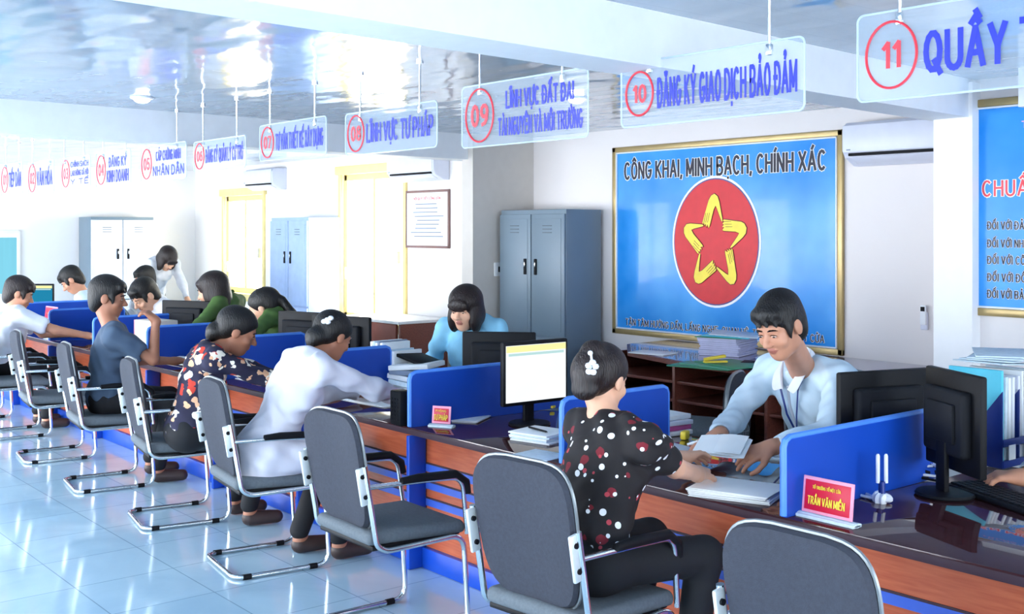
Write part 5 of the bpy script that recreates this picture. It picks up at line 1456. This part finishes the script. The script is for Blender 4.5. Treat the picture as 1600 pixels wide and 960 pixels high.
# visitor cut by the left edge
lv = Person('person in a white shirt cut by the left edge of the picture', (-9.85, 2.65), .2, lean=.25, head=(-9.86, 2.78, 1.12), head_yaw=.1, head_pitch=.35,
    hands={'R': (-9.55, 3.25, .76), 'L': (-9.9, 3.25, .75)}, skin='skin', shirt='shirt_w', sleeve='short', hair='short', hairm='hair_b', female=False, res=.009, hs=1.12)
# clerks in the far bay
def clerk(px, pyc, y, label, **kw):
    c = Py(px, pyc, y)
    d = dict(lean=.25, head_pitch=.6, skin='skin', shirt='shirt_w', hair='short', female=False, res=.009, sc=1.05, hs=1.15, pelvis_z=.50)
    d.update(kw)
    yaw = d.pop('yaw', PI); dx = d.pop('dx', 0); dy = d.pop('dy', .25)
    px_, py_ = c.x + dx, c.y + dy
    hz = c.z
    d.setdefault('hands', {'R': (px_ - .2, y - .02, .74), 'L': (px_ + .2, y - .02, .74)})
    return Person(label, (px_, py_), yaw, head=(c.x, c.y, hz), **d)
bc1 = clerk(112, 438, 3.95, 'person in a pale blue shirt bent over beside the small far monitor', shirt='shirt_lb', head_pitch=.7, hs=1.15, yaw=PI + .5)
bc2 = clerk(226, 462, 3.95, 'person in a white shirt looking down, just left of a black monitor', head_pitch=.65, hs=1.25, yaw=PI - .1, skin='skin_l')
bc3 = clerk(226, 436, 4.75, 'person mostly hidden behind the head of the white-shirted clerk', head_pitch=.3, hs=1.1, pelvis_z=.58, hands={'R': (-11.7, 4.5, .8), 'L': (-11.4, 4.5, .8)} if False else None, dy=.1)
gw = clerk(332, 454, 3.98, 'person in an olive green uniform with shoulder-length hair, looking left', yaw=PI + .9, head_pitch=.25, shirt='shirt_gr', hair='long_back', hairm='hair_b', female=True, hs=1.25, skin='skin_l', collar='shirt_gr', lean=.1, pelvis_z=.60, dy=.15, dx=.06)
g2 = clerk(412, 481, 3.98, 'person in an olive green uniform with a ponytail, hand at the face', yaw=PI + .8, head_pitch=.35, shirt='shirt_gr', hair='ponytail', female=True, hs=1.2, skin='skin_l', collar='shirt_gr', lean=.12, pelvis_z=.55, dy=.15, dx=.06)
# standing, bending person
bc = Py(262, 402, 5.1)
bd = Person('person in white with dark hair standing bent over behind the clerks', (bc.x - .36, bc.y - .06), PI / 2 - .2, lean=.6, head=(bc.x, bc.y, bc.z - .02), head_pitch=.8, hands={'R': (bc.x + .2, bc.y - .12, .86), 'L': (bc.x + .2, bc.y + .15, .86)},
    skin='skin_l', shirt='shirt_w', hair='bob', hairm='hair_b', res=.009, hs=1.1, pelvis_z=.92, standing=True, hem=.35)
# hand and sleeve of the clerk at the right edge
rc = Person('person in a light blue shirt at the right edge, only hand and cuff in view', (-1.45, 4.85), PI + .15, lean=.3, hands={'R': (-1.97, 4.05, .745), 'L': (-1.3, 4.2, .74)}, elbows={'R': (-.8, .4, -.3), 'L': (.7, .3, -.5)},
    shirt='shirt_lb', hair='short', female=False, res=.007, sc=1.12, hand_dir={'R': ((-.8, -.45, .0), (-.2, 0, -1)), 'L': ((0, -1, 0), (0, 0, -1))}, curl=.75, pelvis_z=.55)

# chairs under the clerks
base = clerk_chair((-5.56, 4.30, 0), PI, 'office chair under the bob-haired clerk in the sky blue blouse', .80)
for who, lab in ((gw, 'office chair under the woman in green with shoulder-length hair'), (g2, 'office chair under the woman in green with the ponytail'), (rc, 'office chair at the right edge under the clerk whose hand shows'), (bc1, 'office chair under the clerk by the small far monitor'), (bc2, 'office chair under the white-shirted clerk'), (bc3, 'office chair under the hidden person at the back')):
    dup(base, (who.org[0], who.org[1] + .02, 0), PI, lab)
